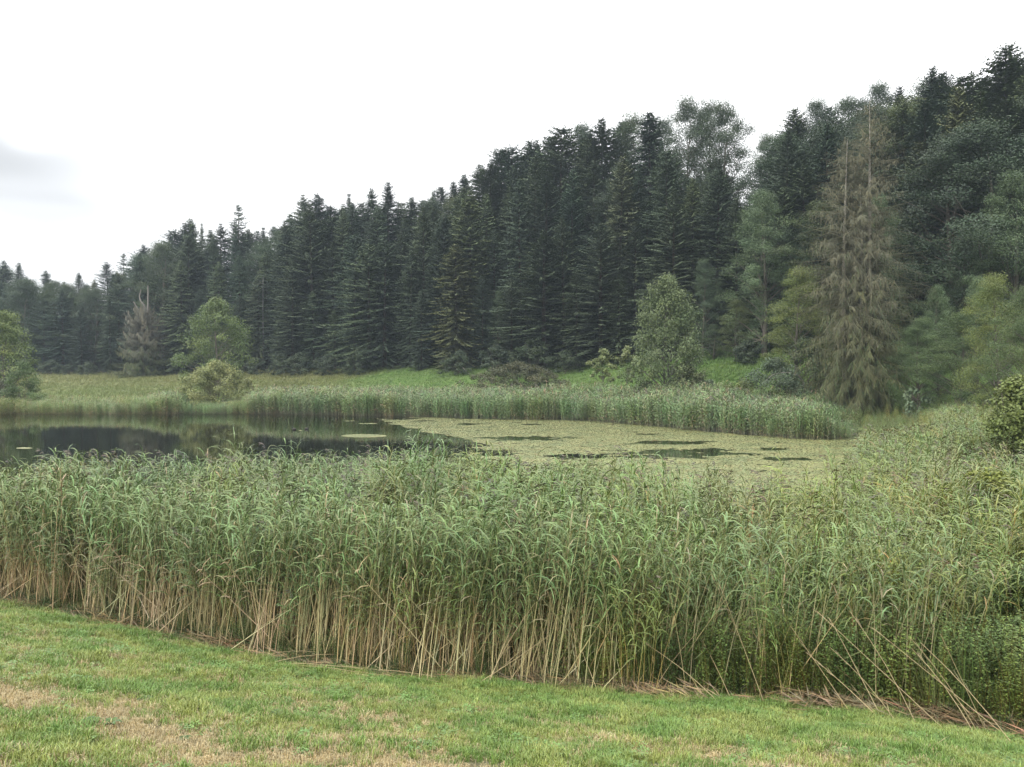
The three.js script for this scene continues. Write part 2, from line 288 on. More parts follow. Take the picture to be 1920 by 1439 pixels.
// dead or dying spruce: bare trunk, drooping grey-brown branches with hanging lichen twigs
function deadParts(h, rad, o = {}) {
  const { y0 = 0.05, top = 1, hi = [0.1, 0.096, 0.058], lo = [0.086, 0.088, 0.037], power = 0.48, dense = 1, green = 0, upturn = 0.1, twig = 1 } = o;
  const crown = new MB(), trunk = new MB(), tr = 0.0125 * h, pts = [], bx = rr(-0.25, 0.25), bz = rr(-0.25, 0.25);
  for (let k = 0; k <= 12; k++) { const f = k / 12; pts.push([bx * Math.sin(f * 3), h * f - (k ? 0 : 0.6), bz * Math.sin(f * 2.6), Math.max(0.015, tr * Math.pow(1 - f, 0.8) * (k ? 1 : 1.3))]); }
  trunk.tube(pts, 8, [0.24, 0.21, 0.175], [0.3, 0.275, 0.235]);
  for (let y = h * y0; y < h * top * 0.99; y += rr(0.06, 0.2) / dense) {
    const t = y / h, n = R() < 0.6 ? 3 : 4, f0 = y / h, ax = bx * Math.sin(f0 * 3), az = bz * Math.sin(f0 * 2.6);
    for (let b = 0; b < n; b++) {
      const a = R() * 6.283, L = Math.max(0.3, rad * Math.pow(1 - t, power) * rr(0.35, 1.1)), e0 = lerp(-0.05, 0.45, t) + rr(-0.35, 0.4), ca = Math.cos(a), sa = Math.sin(a), m = 6;
      const cb = vary(mixc(lo, hi, sstep(0.2, 0.5, t + rr(-0.1, 0.1))), 0.2), bp = [];
      let x = ax, z = az, yy = y;
      for (let k = 0; k <= m; k++) { const f = k / m, e = e0 - 0.9 * Math.sin(f * 2) * (1 - t * 0.7) + upturn * f * 6 * f * 0.35; if (k) { x += ca * Math.cos(e) * L / m; z += sa * Math.cos(e) * L / m; yy += Math.sin(e) * L / m; } bp.push([x, yy, z, 0.028 * (1 - f * 0.8) * Math.min(1, L / 2)]); }
      crown.tube(bp, 3, cb.map((q) => q * 1.15));
      const tw = Math.round(L * 9 * dense);
      for (let q = 0; q < tw; q++) {
        const f = rr(0.28, 1) * m, k = Math.min(m - 1, Math.floor(f)), g = f - k, p0 = bp[k], p1 = bp[k + 1];
        const X = lerp(p0[0], p1[0], g), Y = lerp(p0[1], p1[1], g), Z = lerp(p0[2], p1[2], g), len = rr(0.3, 1.05) * Math.min(1, 0.4 + L * 0.25) * lerp(1, 0.55, t), sg = R() < 0.5 ? -1 : 1, sp = rr(0.1, 0.8);
        const lx = (ca * 0.3 - sa * sp * sg) * len * 0.8, lz = (sa * 0.3 + ca * sp * sg) * len * 0.8, ly = -len * rr(0.35, 1.5);
        const w = rr(0.011, 0.024) * twig, isG = R() < green * (1 - t * 1.4), c = isG ? vary([0.05, 0.075, 0.025], 0.25) : vary(cb, 0.25);
        crown.leaf(X, Y, Z, lx, ly, lz, -sa * w, 0, ca * w, c);
      }
    }
  }
  return { crown, trunk };
}
function treeThing(kind, parts, leafMat, label, category = 'tree') {
  const g = new THREE.Group();
  parts.trunk.mesh(parts.stemName ?? 'trunk', M.bark, g, true);
  parts.crown.mesh(parts.crownName ?? 'crown', leafMat, g);
  g.userData = { label, category };
  g.kindName = kind;
  return shade(g);
}
// a copy (or the first use) of a prototype, scaled to the height wanted
function plant(proto, x, d, height, o = {}) {
  const t = proto.clone(); t.userData = {};
  const k = height / proto.natural; t.scale.set(k * (o.wide ?? 1) * rr(0.9, 1.1), k, k * (o.wide ?? 1) * rr(0.9, 1.1)); t.rotation.set(rr(-0.025, 0.025), o.turn ?? rr(0, 6.28), rr(-0.025, 0.025));
  const crown = t.children.find((c) => c.name === 'crown');
  if (crown && !o.plain) { const set = crown.material === M.needle ? M.needles : M.leafs; crown.material = o.tint !== undefined ? set[o.tint] : set[Math.floor(R() * Math.min(5, set.length) * 0.999 + (set === M.needles ? R() : 0))] ?? set[0]; }
  t.position.copy(gv(x, d, -0.05));
  add(t, o.name ?? proto.kindName);
  return tag(t, o.label, o.category ?? 'tree', o.group);
}
function plantPx(proto, px, topY, d, o) { const top = at(px, topY, d); return plant(proto, top.x, d, Math.max(0.5, top.y - ground(top.x, d) + 0.05), o); }
function proto(kind, natural, parts, mat) { const g = treeThing(kind, parts, mat); g.natural = natural; return g; }

const PR = {
  spruce: [
    proto('spruce_tree', 27, spruceParts(27, 4.6, { power: 0.52 }), M.needle),
    proto('spruce_tree', 27, spruceParts(27, 4.2, { power: 0.58, sag: 0.4, col: [0.048, 0.07, 0.044] }), M.needle),
    proto('spruce_tree', 27, spruceParts(27, 5.0, { power: 0.48, ragged: 0.4, sag: 0.15, col: [0.041, 0.065, 0.04] }), M.needle),
    proto('spruce_tree', 27, spruceParts(27, 5.4, { power: 0.42, ragged: 0.55, sag: 0.3, gap: 0.5, top: 0.95 }), M.needle),
    proto('spruce_tree', 27, spruceParts(27, 4.4, { power: 0.62, ragged: 0.5, sag: 0.55, gap: 0.46, len: 0.65, y0: 0.12 }), M.needle),
  ],
  narrow: [
    proto('spruce_tree', 27, spruceParts(27, 3.2, { power: 0.55, col: [0.036, 0.056, 0.036], tip: [0.056, 0.085, 0.05] }), M.needle),
    proto('spruce_tree', 27, spruceParts(27, 3.5, { power: 0.8, ragged: 0.4, gap: 0.45 }), M.needle),
  ],
  fir: [
    proto('fir_tree', 27, spruceParts(27, 4.6, { round: 0.75, ragged: 0.45, sag: 0.05, y0: 0.05, col: [0.04, 0.06, 0.038], tip: [0.068, 0.094, 0.054] }), M.needle),
    proto('fir_tree', 27, spruceParts(27, 5.2, { round: 0.95, ragged: 0.5, sag: 0.12, y0: 0.05, gap: 0.46, col: [0.042, 0.062, 0.04] }), M.needle),
  ],
  olive: [
    proto('spruce_tree', 27, spruceParts(27, 5.2, { power: 0.6, sag: 0.5, ragged: 0.35, len: 0.65, col: [0.058, 0.072, 0.034], tip: [0.095, 0.108, 0.046] }), M.needle),
    proto('spruce_tree', 27, spruceParts(27, 4.8, { power: 0.65, sag: 0.45, ragged: 0.3, len: 0.6, col: [0.054, 0.077, 0.036], tip: [0.09, 0.114, 0.05] }), M.needle),
  ],
  thin: [proto('spruce_tree', 27, spruceParts(27, 3.3, { y0: 0.5, power: 0.55, ragged: 0.6, gap: 0.62, bark: [0.16, 0.14, 0.12] }), M.needle)],
  leafy: [
    proto('broadleaf_tree', 18, leafyParts(18, 10, { clumps: 120, per: 480, base: 0.06, leaf: 0.12, flat: 0.5, clumpR: 0.125 }), M.leaf),
    proto('broadleaf_tree', 18, leafyParts(18, 8.5, { clumps: 110, per: 470, base: 0.05, leaf: 0.12, flat: 0.55, clumpR: 0.125, col: [0.058, 0.095, 0.045], light: [0.09, 0.13, 0.06], sway: 0.4 }), M.leaf),
    proto('broadleaf_tree', 18, leafyParts(18, 9, { clumps: 150, per: 380, base: 0.1, leaf: 0.115, flat: 0.6, hole: 0.08, sway: 0.45, clumpR: 0.105, col: [0.056, 0.084, 0.038] }), M.leaf),
    proto('broadleaf_tree', 18, leafyParts(18, 7, { clumps: 130, per: 380, leaf: 0.12, clumpR: 0.105, fat: 0.3, col: [0.07, 0.11, 0.06], light: [0.11, 0.155, 0.085], sway: 0.35, base: 0.05 }), M.leaf),
    proto('broadleaf_tree', 18, leafyParts(18, 9, { clumps: 110, per: 440, leaf: 0.12, flat: 0.55, clumpR: 0.12, col: [0.09, 0.12, 0.036], light: [0.14, 0.165, 0.055], base: 0.05 }), M.leaf),
  ],
};

// ------------------------------------------------------------------ the forest
const SK = [ // skyline: photo column, top row, kind, metres behind the forest edge, width
  [-45, 470, 's', 22], [8, 488, 's', 20], [32, 492, 'n', 18], [60, 535, 's', 25], [86, 507, 's', 26], [121, 528, 's', 30], [146, 511, 'n', 34], [168, 536, 'l', 40], [205, 490, 'f', 14], [232, 475, 't', 20], [268, 458, 'f', 14], [291, 455, 's', 22],
  [322, 432, 's', 16], [343, 418, 'f', 24], [359, 410, 's', 26], [378, 418, 'n', 22], [395, 430, 's', 28], [416, 420, 'f', 16], [446, 384, 't', 16], [463, 428, 's', 24], [480, 432, 's', 27], [494, 425, 'n', 18], [514, 425, 's', 27], [531, 428, 's', 22],
  [546, 402, 's', 22], [570, 366, 'f', 15], [592, 362, 'f', 20], [617, 385, 's', 22], [636, 392, 's', 26], [652, 360, 'n', 20], [673, 380, 's', 24], [697, 353, 's', 21], [728, 342, 'n', 17], [752, 380, 's', 26], [771, 368, 's', 24],
  [795, 375, 's', 34], [814, 360, 's', 36], [831, 350, 's', 34], [850, 340, 'n', 30], [871, 325, 's', 30], [897, 307, 's', 24], [919, 302, 'n', 30], [936, 278, 's', 26], [954, 273, 's', 24], [976, 290, 's', 30], [996, 263, 's', 27], [1012, 258, 'n', 30],
  [1029, 255, 's', 28], [1051, 240, 's', 22], [1086, 236, 'l', 28], [1104, 250, 's', 22], [1132, 216, 'f', 20], [1166, 228, 's', 26], [1188, 220, 'l', 24], [1218, 211, 's', 20], [1242, 228, 'l', 26], [1288, 193, 'L', 17], [1330, 198, 'L', 21], [1362, 202, 'L', 18],
  [1437, 258, 'l', 24], [1490, 205, 's', 20], [1526, 198, 'l', 23], [1556, 200, 'f', 27], [1592, 190, 'l', 22], [1640, 165, 'l', 25], [1692, 160, 'f', 19], [1750, 124, 's', 22], [1776, 130, 'f', 25], [1803, 140, 's', 18], [1832, 150, 's', 22], [1889, 82, 's', 17], [1915, 100, 'f', 20], [1960, 85, 's', 18], [2030, 95, 's', 16],
];
const kindOf = { s: ['spruce', 'pointed spruce'], n: ['narrow', 'slim dark spruce'], f: ['fir', 'broad round-topped dark fir'], t: ['thin', 'thin spruce'], l: ['leafy', 'rounded broadleaf tree'], L: ['leafy', 'tall airy broadleaf tree'] };
const marks = [[-45, 'the left edge'], [232, 'the sparse thin spruce'], [446, 'the tall thin spruce'], [728, 'the dense slim spruce'], [1051, 'the high woods\' first spire'], [1330, 'the airy middle crown'], [1592, 'the dead spruce spire'], [1889, 'the tallest spruce']];
const ordinal = ['', 'first', 'second', 'third', 'fourth', 'fifth', 'sixth', 'seventh', 'eighth', 'ninth', 'tenth', 'eleventh', 'twelfth', 'thirteenth', 'fourteenth', 'fifteenth', 'sixteenth', 'seventeenth', 'eighteenth', 'nineteenth'];
const skyTop = (px) => { let best = 520; for (const [x, y] of SK) { const k = Math.abs(x - px) / 22; if (k < 3) best = Math.min(best, y + 14 * k * k); } return px > 1376 && px < 1428 ? Math.max(best, 335) : best; };
{
  let mark = 0, since = 0;
  SK.forEach(([px, top, kind, behind], i) => {
    while (mark + 1 < marks.length && px > marks[mark + 1][0] + 1) { mark++; since = 0; }
    since++;
    const [set, words] = kindOf[kind], list = PR[set], d = edgeD(px) + behind;
    const pr = kind === 'L' ? list[2] : kind === 'l' ? list[[0, 1, 2][i % 3]] : list[i % list.length];
    const special = { 232: 'thin sparse spruce near the left end of the skyline beside a broad fir', 446: 'tall thin spruce standing out above the left woods', 728: 'dense slim spruce rising above the woods behind the middle of the pond', 1288: 'tall airy broadleaf crown at the left of the trio beside the sky gap', 1330: 'tall airy broadleaf crown in the middle of the trio beside the sky gap', 1362: 'tall airy broadleaf crown right at the sky gap, its edge full of holes', 1889: 'tallest spruce of the skyline at the right edge of the view', 1437: 'rounded broadleaf tree on the skyline just right of the sky gap', 1051: 'pointed spruce on the skyline where the high woods begin' }[px];
    const label = px < 0 || px > 1925 ? `dark tree of the woods just outside the ${px < 0 ? 'left' : 'right'} edge of the view` : special ?? `${words} on the skyline, ${ordinal[since]} right of ${marks[mark][1]}`;
    const ex = kind === 'L' ? { wide: 0.85, tint: 1 } : kind === 'l' ? { wide: px === 1437 ? 0.7 : 0.82, tint: [1, 4, 0][i % 3] } : kind === 't' ? {} : { wide: rr(1.15, 1.6) };
    plantPx(pr, px, top, d, { ...ex, label, group: px < 0 || px > 1925 ? 'trees outside the view' : 'trees on the skyline' });
  });
}
{ // trees that stand out within the wood: column, top row, metres behind the edge, prototype, label, width
  const F = [
    [1160, 290, 5, PR.olive[0], 'large olive-green drooping spruce at the forest edge above the saplings', 0.95],
    [1082, 505, 1, PR.olive[1], 'small olive-green spruce at the foot of the large drooping spruce', 1.5],
    [880, 393, 5, PR.olive[1], 'broad olive spruce at the forest edge above the fallen log', 1.1],
    [905, 520, 2, PR.spruce[2], 'short spruce close right of the broad olive spruce', 1.2],
    [985, 515, 3, PR.narrow[1], 'young slim spruce with a thin spire above the bramble mound', 1.2],
    [935, 548, 3, PR.leafy[1], 'dark leafy tree squeezed between spruces above the bramble mound', 0.7],
    [820, 425, 4, PR.spruce[1], 'tall spruce in the front row left of the broad olive spruce', 0.95],
    [768, 470, 3, PR.spruce[0], 'spruce of middling height in the front row left of the green mound', 1.15],
    [790, 545, 1, PR.spruce[1], 'small spruce at the forest edge over the left end of the green mound', 1.3],
    [700, 405, 8, PR.fir[0], 'dark rounded fir in the second row above the middle of the pond', 1],
    [640, 395, 10, PR.olive[1], 'greenish spruce in the second row right of the pale bare trunk', 1],
    [575, 380, 9, PR.fir[1], 'massive dark fir above the right end of the tawny meadow', 1],
    [520, 600, 1, PR.spruce[0], 'small young spruce beside the pale bare trunk at the forest edge', 1.2],
    [340, 488, 2, PR.olive[1], 'olive-green conifer between the grey dying spruce and the round tree', 1.3],
    [375, 540, 3, PR.spruce[2], 'dark spruce just left behind the round meadow tree', 1],
    [205, 555, 3, PR.spruce[0], 'dark spruce left of the grey dying spruce', 1],
    [103, 530, 5, PR.leafy[0], 'broad dark broadleaf tree behind the tawny meadow at left', 1],
    [160, 545, 8, PR.leafy[2], 'brownish-green broadleaf tree left of the dark spruce', 0.9],
    [50, 560, 8, PR.leafy[1], 'dark broadleaf tree behind the left waterside tree', 0.9],
    [1250, 350, 10, PR.spruce[2], 'dark spruce in the second row above the pale birch', 1],
    [1352, 300, 8, PR.fir[1], 'dark bushy conifer below the tall airy crowns', 1.05],
    [1322, 490, 1, PR.leafy[1], 'blue-green leafy tree right behind the pale birch', 0.85],
    [1383, 565, -1, PR.leafy[4], 'low yellow-green tree at the foot of the woods right of the birch', 1.3],
    [1340, 610, -1, PR.leafy[0], 'low dark green tree beside the birch at the top of the grass bank', 1.4],
    [1432, 362, 0, PR.leafy[3], 'tall grey-green column-shaped broadleaf tree left of the dead spruces', 1.0],
    [1500, 400, 10, PR.spruce[1], 'dark spruce between the grey-green column tree and the dead spruces', 1],
    [1640, 300, 12, PR.fir[0], 'dark conifer behind the tops of the dead spruces', 1],
    [1720, 330, 9, PR.leafy[1], 'large dark broadleaf tree right of the dead spruces', 1.1],
    [1780, 270, 12, PR.leafy[0], 'large olive broadleaf crown on the right hillside', 1],
    [1860, 240, 9, PR.leafy[4], 'yellowish broadleaf crown high on the right hillside', 1],
    [1902, 328, 0, PR.leafy[3], 'big grey-green broadleaf tree cut by the right edge of the view', 1.2],
    [1812, 437, -2, PR.leafy[1], 'rounded mid-green broadleaf tree in front of the right hillside', 0.85],
  ];
  for (const [px, top, b, pr, label, wide] of F) plantPx(pr, px, top, edgeD(px) + b - 1, { label, wide, ...(pr === PR.leafy[3] ? { tint: 5 } : pr === PR.olive[0] || pr === PR.olive[1] ? { tint: 0 } : { plain: true }) });
  // trees in front of the wood on the right bank: column, top, distance
  const G = [
    [1655, 372, 70, PR.leafy[3], 'lush pale-green broadleaf tree right behind the dead spruces', 0.9],
    [1500, 508, 68, PR.leafy[4], 'yellow-green leafy tree showing left of the dead spruces', 1.1],
    [1763, 538, 62, PR.leafy[3], 'slim light green tree in the thicket right of the dead spruces', 0.9],
    [1722, 600, 60, PR.leafy[1], 'dark green low tree in the thicket next to the dead spruces', 1.3],
    [1800, 590, 57, PR.leafy[0], 'dark shady tree at the foot of the right thicket', 1.3],
    [1872, 520, 52, PR.leafy[4], 'light yellow-green tree at the right edge above the waterside bush', 1.05],
    [1835, 525, 56, PR.leafy[3], 'silvery grey-green tree left of the light yellow-green tree', 0.8],
    [1940, 540, 48, PR.leafy[0], 'green tree half outside the right edge of the view', 1],
  ];
  for (const [px, top, d, pr, label, wide] of G) plantPx(pr, px, top, d, { label, wide, tint: 5 });
  // the dark trees between: rows behind the edge, each below the skyline
  const fm = [[-60, 'the left edge'], [268, 'the grey dying spruce'], [405, 'the round meadow tree'], [493, 'the pale bare trunk'], [865, 'the fallen log'], [1130, 'the two saplings'], [1250, 'the pale birch'], [1432, 'the column-shaped tree'], [1610, 'the dead spruces']], fc = {};
  const frontLabel = (px, broad) => { let k = 0; while (k + 1 < fm.length && px > fm[k + 1][0]) k++; const key = k + (broad ? 'b' : 'c'); fc[key] = (fc[key] ?? 0) + 1; return `shaded ${broad ? 'broadleaf tree' : 'conifer'} at the forest edge, ${ordinal[fc[key]]} right of ${fm[k][1]}`; };
  const stretch = (px) => { let k = 0; while (k + 1 < fm.length && px > fm[k + 1][0]) k++; return k + 1 < fm.length ? `between ${fm[k][1]} and ${fm[k + 1][1]}` : `right of ${fm[k][1]}`; };
  let made = 0;
  for (let row = 0; row < 5; row++) for (let px = -60 + row * 17; px < 1960; px += rr(36, 52) * (row === 0 ? 0.8 : 1)) {
    const b = [1.5, 6, 12, 19, 27][row] + rr(-1.5, 1.5), d = edgeD(px) + b, x = (px - 960) / FOCAL * d, lim = skyTop(px) + rr(12, 40);
    if (row === 0 && F.some(([q, , fb]) => fb < 4 && Math.abs(q - px) < 20)) continue;
    let hgt = Math.min(row === 0 ? rr(9, 19) : rr(17, 27), at(px, lim, d).y - ground(x, d));
    if (hgt < 5) continue;
    if (px > 1255 && px < 1372) hgt = Math.min(hgt, at(px, 285 + rr(0, 60), d).y - ground(x, d));
    if (px > 1372 && px < 1430) hgt = Math.min(hgt, at(px, 345 + rr(0, 40), d).y - ground(x, d));
    const leafy = px > 1440 ? 0.36 : px < 160 ? 0.3 : 0.08, r = R();
    const pr = r < leafy ? PR.leafy[Math.floor(rr(0, 3))] : r < leafy + 0.3 ? PR.fir[Math.floor(rr(0, 2))] : r < leafy + 0.4 ? PR.olive[Math.floor(rr(0, 2))] : r < leafy + 0.5 ? PR.narrow[Math.floor(rr(0, 2))] : PR.spruce[Math.floor(rr(0, 5))];
    const broad = pr.kindName === 'broadleaf_tree', front = row === 0;
    plant(pr, x, d, hgt, { wide: rr(1.0, 1.45) * (front ? 1.15 : 1), label: front ? frontLabel(px, broad) : `dark ${broad ? 'leafy tree' : 'conifer'} in the wood ${stretch(px)}`, group: front ? 'front row of the forest edge' : `${broad ? 'broadleaf trees' : 'conifers'} in the wood ${stretch(px)}` });
    made++;
  }
  console.log('fill trees', made);
}

// ------------------------------------------------------------------ single trees and shrubs
{
  // dead spruces on the right bank
  const dp = [[1590, 262, 63.5, 20.5, 6.0, { green: 0.25, dense: 1.0 }], [1614, 350, 62.8, 17, 5.6, { dense: 1.0, green: 0.35 }], [1630, 190, 63.2, 24.5, 5.8, { dense: 1.12, green: 0.35 }]];
  const lb = ['dead grey-brown spruce, left trunk of the close group by the right bank', 'dead spruce with the pale straight trunk in the middle of the close group', 'tallest dead spruce of the close group, its bare spire reaching the skyline'];
  dp.forEach(([px, top, d, h, rad, o], i) => {
    const P = at(px, top, d), base = ground(P.x, d), g = new THREE.Group(), parts = deadParts(P.y - base, rad, { green: 0.15, ...o });
    parts.trunk.mesh('trunk', M.bark, g, true); parts.crown.mesh('branches', M.dead, g);
    g.position.set(P.x, base, -d); shade(add(g, 'dead_spruce')); tag(g, lb[i], 'dead tree', 'dead spruces on the right bank');
  });
  // grey dying spruce by the left meadow, with bare antler-like tops
  {
    const d = 146, P = at(268, 600, d), base = ground(P.x, d), g = new THREE.Group(), parts = deadParts(P.y - base + 2, 6.8, { green: 0.6, power: 0.38, hi: [0.125, 0.117, 0.085], lo: [0.085, 0.095, 0.04], upturn: 0.5, dense: 1.6, twig: 2.3 });
    const tp = (px, py) => { const q = at(px, py, d); return [q.x - P.x, q.y - base, 0]; }, tw = (list, r0) => { const t = new MB(); t.tube(list.map(([a, b], k) => [...tp(a, b), r0 * (1 - k / list.length * 0.7)]), 5, [0.18, 0.165, 0.145]); return t; };
    parts.trunk.mesh('trunk', M.bark, g, true); parts.crown.mesh('branches', M.dead, g);
    tw([[276, 600], [277, 570], [277, 536]], 0.22).mesh('bare_top', M.bark, g, true);
    tw([[271, 600], [270, 572], [263, 565], [261, 556], [264, 543]], 0.2).mesh('bare_top', M.bark, g, true);
    tw([[260, 600], [258, 580], [250, 566]], 0.18).mesh('bare_top', M.bark, g, true);
    g.position.set(P.x, base, -d); shade(add(g, 'dead_spruce')); tag(g, 'grey dying spruce with bare curved tops behind the tawny meadow at left', 'dead tree');
  }
  const one = (name, parts, mat, px, d, label, cat, turn = 0) => { const x = (px - 960) / FOCAL * d, g = new THREE.Group(); parts.trunk.mesh(parts.stemName ?? 'trunk', M.bark, g, true); parts.crown.mesh(parts.crownName ?? 'crown', mat, g); g.position.copy(gv(x, d, -0.05)); g.rotation.y = turn; shade(add(g, name)); tag(g, label, cat); return g; };
  const hOf = (px, py, d) => at(px, py, d).y - ground((px - 960) / FOCAL * d, d);
  { // pale birch
    const d = 76, h = hOf(1250, 518, d);
    one('birch_tree', leafyParts(h, 6.4, { clumps: 190, per: 170, leaf: 0.17, clumpR: 0.105, base: 0.02, fat: 0.55, droop: 0.6, col: [0.125, 0.17, 0.068], light: [0.205, 0.25, 0.11], bark: [0.12, 0.11, 0.095], sway: 0.5, trunkR: 0.009 }), M.leaf, 1250, d, 'pale green birch with hanging foliage on the bank behind the reeds', 'tree');
    one('shrub', leafyParts(3.4, 5.2, { clumps: 40, per: 130, leaf: 0.15, base: 0.02, fat: 0.9, stems: 4, col: [0.07, 0.085, 0.035], light: [0.13, 0.15, 0.06], sway: 0.4 }), M.leaf, 1290, 74, 'olive shrub at the foot of the birch on its right', 'shrub');
    one('shrub', leafyParts(2.6, 3.4, { clumps: 30, per: 120, leaf: 0.14, base: 0.02, fat: 0.9, stems: 4, col: [0.08, 0.115, 0.06], light: [0.15, 0.2, 0.12] }), M.leaf, 1330, 71, 'silvery-green shrub between the birch and the grass bank', 'shrub');
    one('shrub', leafyParts(2.4, 4.2, { clumps: 30, per: 120, leaf: 0.14, base: 0.02, fat: 0.9, stems: 4, col: [0.05, 0.065, 0.03], light: [0.08, 0.1, 0.04] }), M.leaf, 1215, 77, 'dark low shrub at the foot of the birch on its left', 'shrub');
    one('shrub', leafyParts(2.8, 6, { clumps: 40, per: 110, leaf: 0.14, base: 0.02, fat: 0.9, stems: 4, col: [0.11, 0.14, 0.04], light: [0.2, 0.22, 0.06] }), M.leaf, 1395, 67, 'yellow-green low shrub behind the reeds below the grass bank', 'shrub');
    one('shrub', leafyParts(4.4, 6.5, { clumps: 60, per: 130, leaf: 0.15, base: 0.02, fat: 0.9, stems: 4, col: [0.075, 0.11, 0.06], light: [0.13, 0.17, 0.1] }), M.leaf, 1455, 65, 'grey-green shrub under the arching bare branch', 'shrub');
    one('shrub', leafyParts(5.4, 5.5, { clumps: 60, per: 140, leaf: 0.15, base: 0.02, fat: 0.8, stems: 4, col: [0.07, 0.1, 0.045], light: [0.12, 0.155, 0.065] }), M.leaf, 1510, 66, 'green shrub close to the left of the dead spruces', 'shrub');
  }
  { // two slim saplings
    for (const [px, top, lab, w] of [[1130, 655, 'slim sapling with sparse pale leaves, left of the pair before the woods', 2.4], [1176, 652, 'slim sapling with sparse pale leaves, right of the pair beside the birch', 2.4]]) {
      const d = 83; one('sapling', leafyParts(hOf(px, top, d), w, { clumps: 30, per: 80, leaf: 0.2, clumpR: 0.12, base: 0.35, fat: 0.3, sway: 0.6, trunkR: 0.009, col: [0.18, 0.22, 0.08], light: [0.3, 0.34, 0.16], bark: [0.08, 0.07, 0.06] }), M.leaf, px, d, lab, 'sapling');
    }
  }
  one('broadleaf_tree', leafyParts(hOf(405, 563, 108), 9.0, { clumps: 110, per: 190, leaf: 0.2, clumpR: 0.12, base: 0.1, fat: 0.55, col: [0.115, 0.165, 0.05], light: [0.19, 0.24, 0.075], sway: 0.25, bark: [0.14, 0.12, 0.1] }), M.leaf, 405, 108, 'round mid-green tree standing free behind the willow bush', 'tree');
  { const w = one('willow_bush', leafyParts(hOf(400, 680, 91.5), 9.2, { clumps: 130, per: 190, leaf: 0.17, clumpR: 0.12, base: 0.02, fat: 0.95, stems: 6, col: [0.2, 0.225, 0.08], light: [0.32, 0.335, 0.13], sway: 0.2 }), M.leaf, 405, 91.5, 'pale olive dome-shaped willow bush among the far reeds', 'bush'); w.position.y -= 0.1; }
  one('shrub', leafyParts(1.7, 2.6, { clumps: 24, per: 100, leaf: 0.13, base: 0.02, fat: 0.9, stems: 4, col: [0.16, 0.17, 0.045], light: [0.26, 0.26, 0.07] }), M.leaf, 752, 92, 'small yellowish shrub above the far reeds below the green mound', 'shrub');
  one('broadleaf_tree', leafyParts(hOf(14, 588, 94), 7.4, { clumps: 100, per: 170, leaf: 0.2, clumpR: 0.12, base: 0.08, fat: 0.5, col: [0.125, 0.175, 0.05], light: [0.22, 0.26, 0.08], sway: 0.45 }), M.leaf, 8, 94, 'light green tree at the left edge of the far bank', 'tree');
  one('shrub', leafyParts(hOf(40, 680, 90), 4.2, { clumps: 50, per: 150, leaf: 0.15, base: 0.02, fat: 0.75, stems: 4, col: [0.08, 0.13, 0.04], light: [0.14, 0.2, 0.06] }), M.leaf, 42, 90, 'fresh green shrub below the left waterside tree', 'shrub');
  one('shrub', leafyParts(3.4, 4, { clumps: 36, per: 120, leaf: 0.15, base: 0.02, fat: 0.8, stems: 5, col: [0.09, 0.095, 0.055], light: [0.13, 0.13, 0.07] }), M.leaf, 6, 91, 'greyish twiggy shrub at the left edge under the waterside tree', 'shrub');
  // undergrowth shrubs along the forest edge
  const edgeLabels = [[95, 676, 'first shrub from the left along the far edge of the tawny meadow'], [128, 684, 'low shrub second from the left along the far edge of the tawny meadow'], [165, 680, 'shrub beside the dark spruce along the far edge of the tawny meadow'], [300, 690, 'blue-green shrub at the right foot of the grey dying spruce'],
    [480, 672, 'shrub at the forest edge right behind the willow bush'], [530, 668, 'wide shrub at the forest edge left of the pale bare trunk'], [560, 664, 'leafy shrub at the forest edge right of the pale bare trunk'], [615, 668, 'shrub in front of the dark wood above the right end of the tawny meadow'], [672, 660, 'upright shrub at the forest edge where tawny turns to green meadow'],
    [860, 660, 'small shrub behind the fallen log'], [930, 650, 'shrub at the forest edge above the left half of the bramble mound'], [1000, 640, 'large grey-green shrub at the forest edge above the bramble mound'], [1060, 660, 'shrub at the forest edge under the large drooping spruce'], [1405, 640, 'shrub at the top of the grass bank']];
  const sh = [0, 1, 2].map((k) => { const p = leafyParts(4, 5.6, { clumps: 46, per: 130, leaf: 0.19, base: 0.02, fat: 0.85, stems: 4, clumpR: 0.13, col: [[0.05, 0.075, 0.035], [0.055, 0.08, 0.045], [0.045, 0.07, 0.028]][k], light: [0.085, 0.115, 0.055], sway: 0.4 }); p.stemName = 'stems'; p.crownName = 'foliage'; return proto('shrub', 4, p, M.leaf); });
  edgeLabels.forEach(([px, top, label], i) => plantPx(sh[i % 3], px, top, edgeD(px) - 3.6, { label, category: 'shrub', wide: rr(1.0, 1.4), tint: [0, 3, 2][i % 3] }));
  // pale-leaved shrub in the thicket beside the dead spruces
  one('shrub', leafyParts(2.6, 2.8, { clumps: 12, per: 60, leaf: 0.2, base: 0.3, fat: 0.8, stems: 3, clumpR: 0.12, col: [0.13, 0.18, 0.095], light: [0.22, 0.29, 0.17] }), M.leaf, 1712, 58, 'shrub with whitish-green leaves right of the foot of the dead spruces', 'shrub');
  // near bushes at the right
  const bush = (px, top, d, w, o, label, n = 90) => { const p = leafyParts(hOf(px, top, d), w, { clumps: n, per: 230, leaf: 0.085, clumpR: 0.125, base: 0.02, fat: 0.8, stems: 6, trunkR: 0.012, sway: 0.35, ...o }); p.stemName = 'stems'; p.crownName = 'foliage'; one('bush', p, M.leaf, px, d, label, 'bush'); };
  bush(1912, 712, 27, 3.4, { leaf: 0.11, col: [0.135, 0.175, 0.042], light: [0.215, 0.255, 0.068] }, 'yellow-green bush rising above the reeds at the right edge of the view');
  bush(1862, 893, 15.2, 3.0, { col: [0.17, 0.2, 0.04], light: [0.27, 0.29, 0.065], leaf: 0.07 }, 'low yellowish-green bush in the reeds at right, its leaves small and glossy');
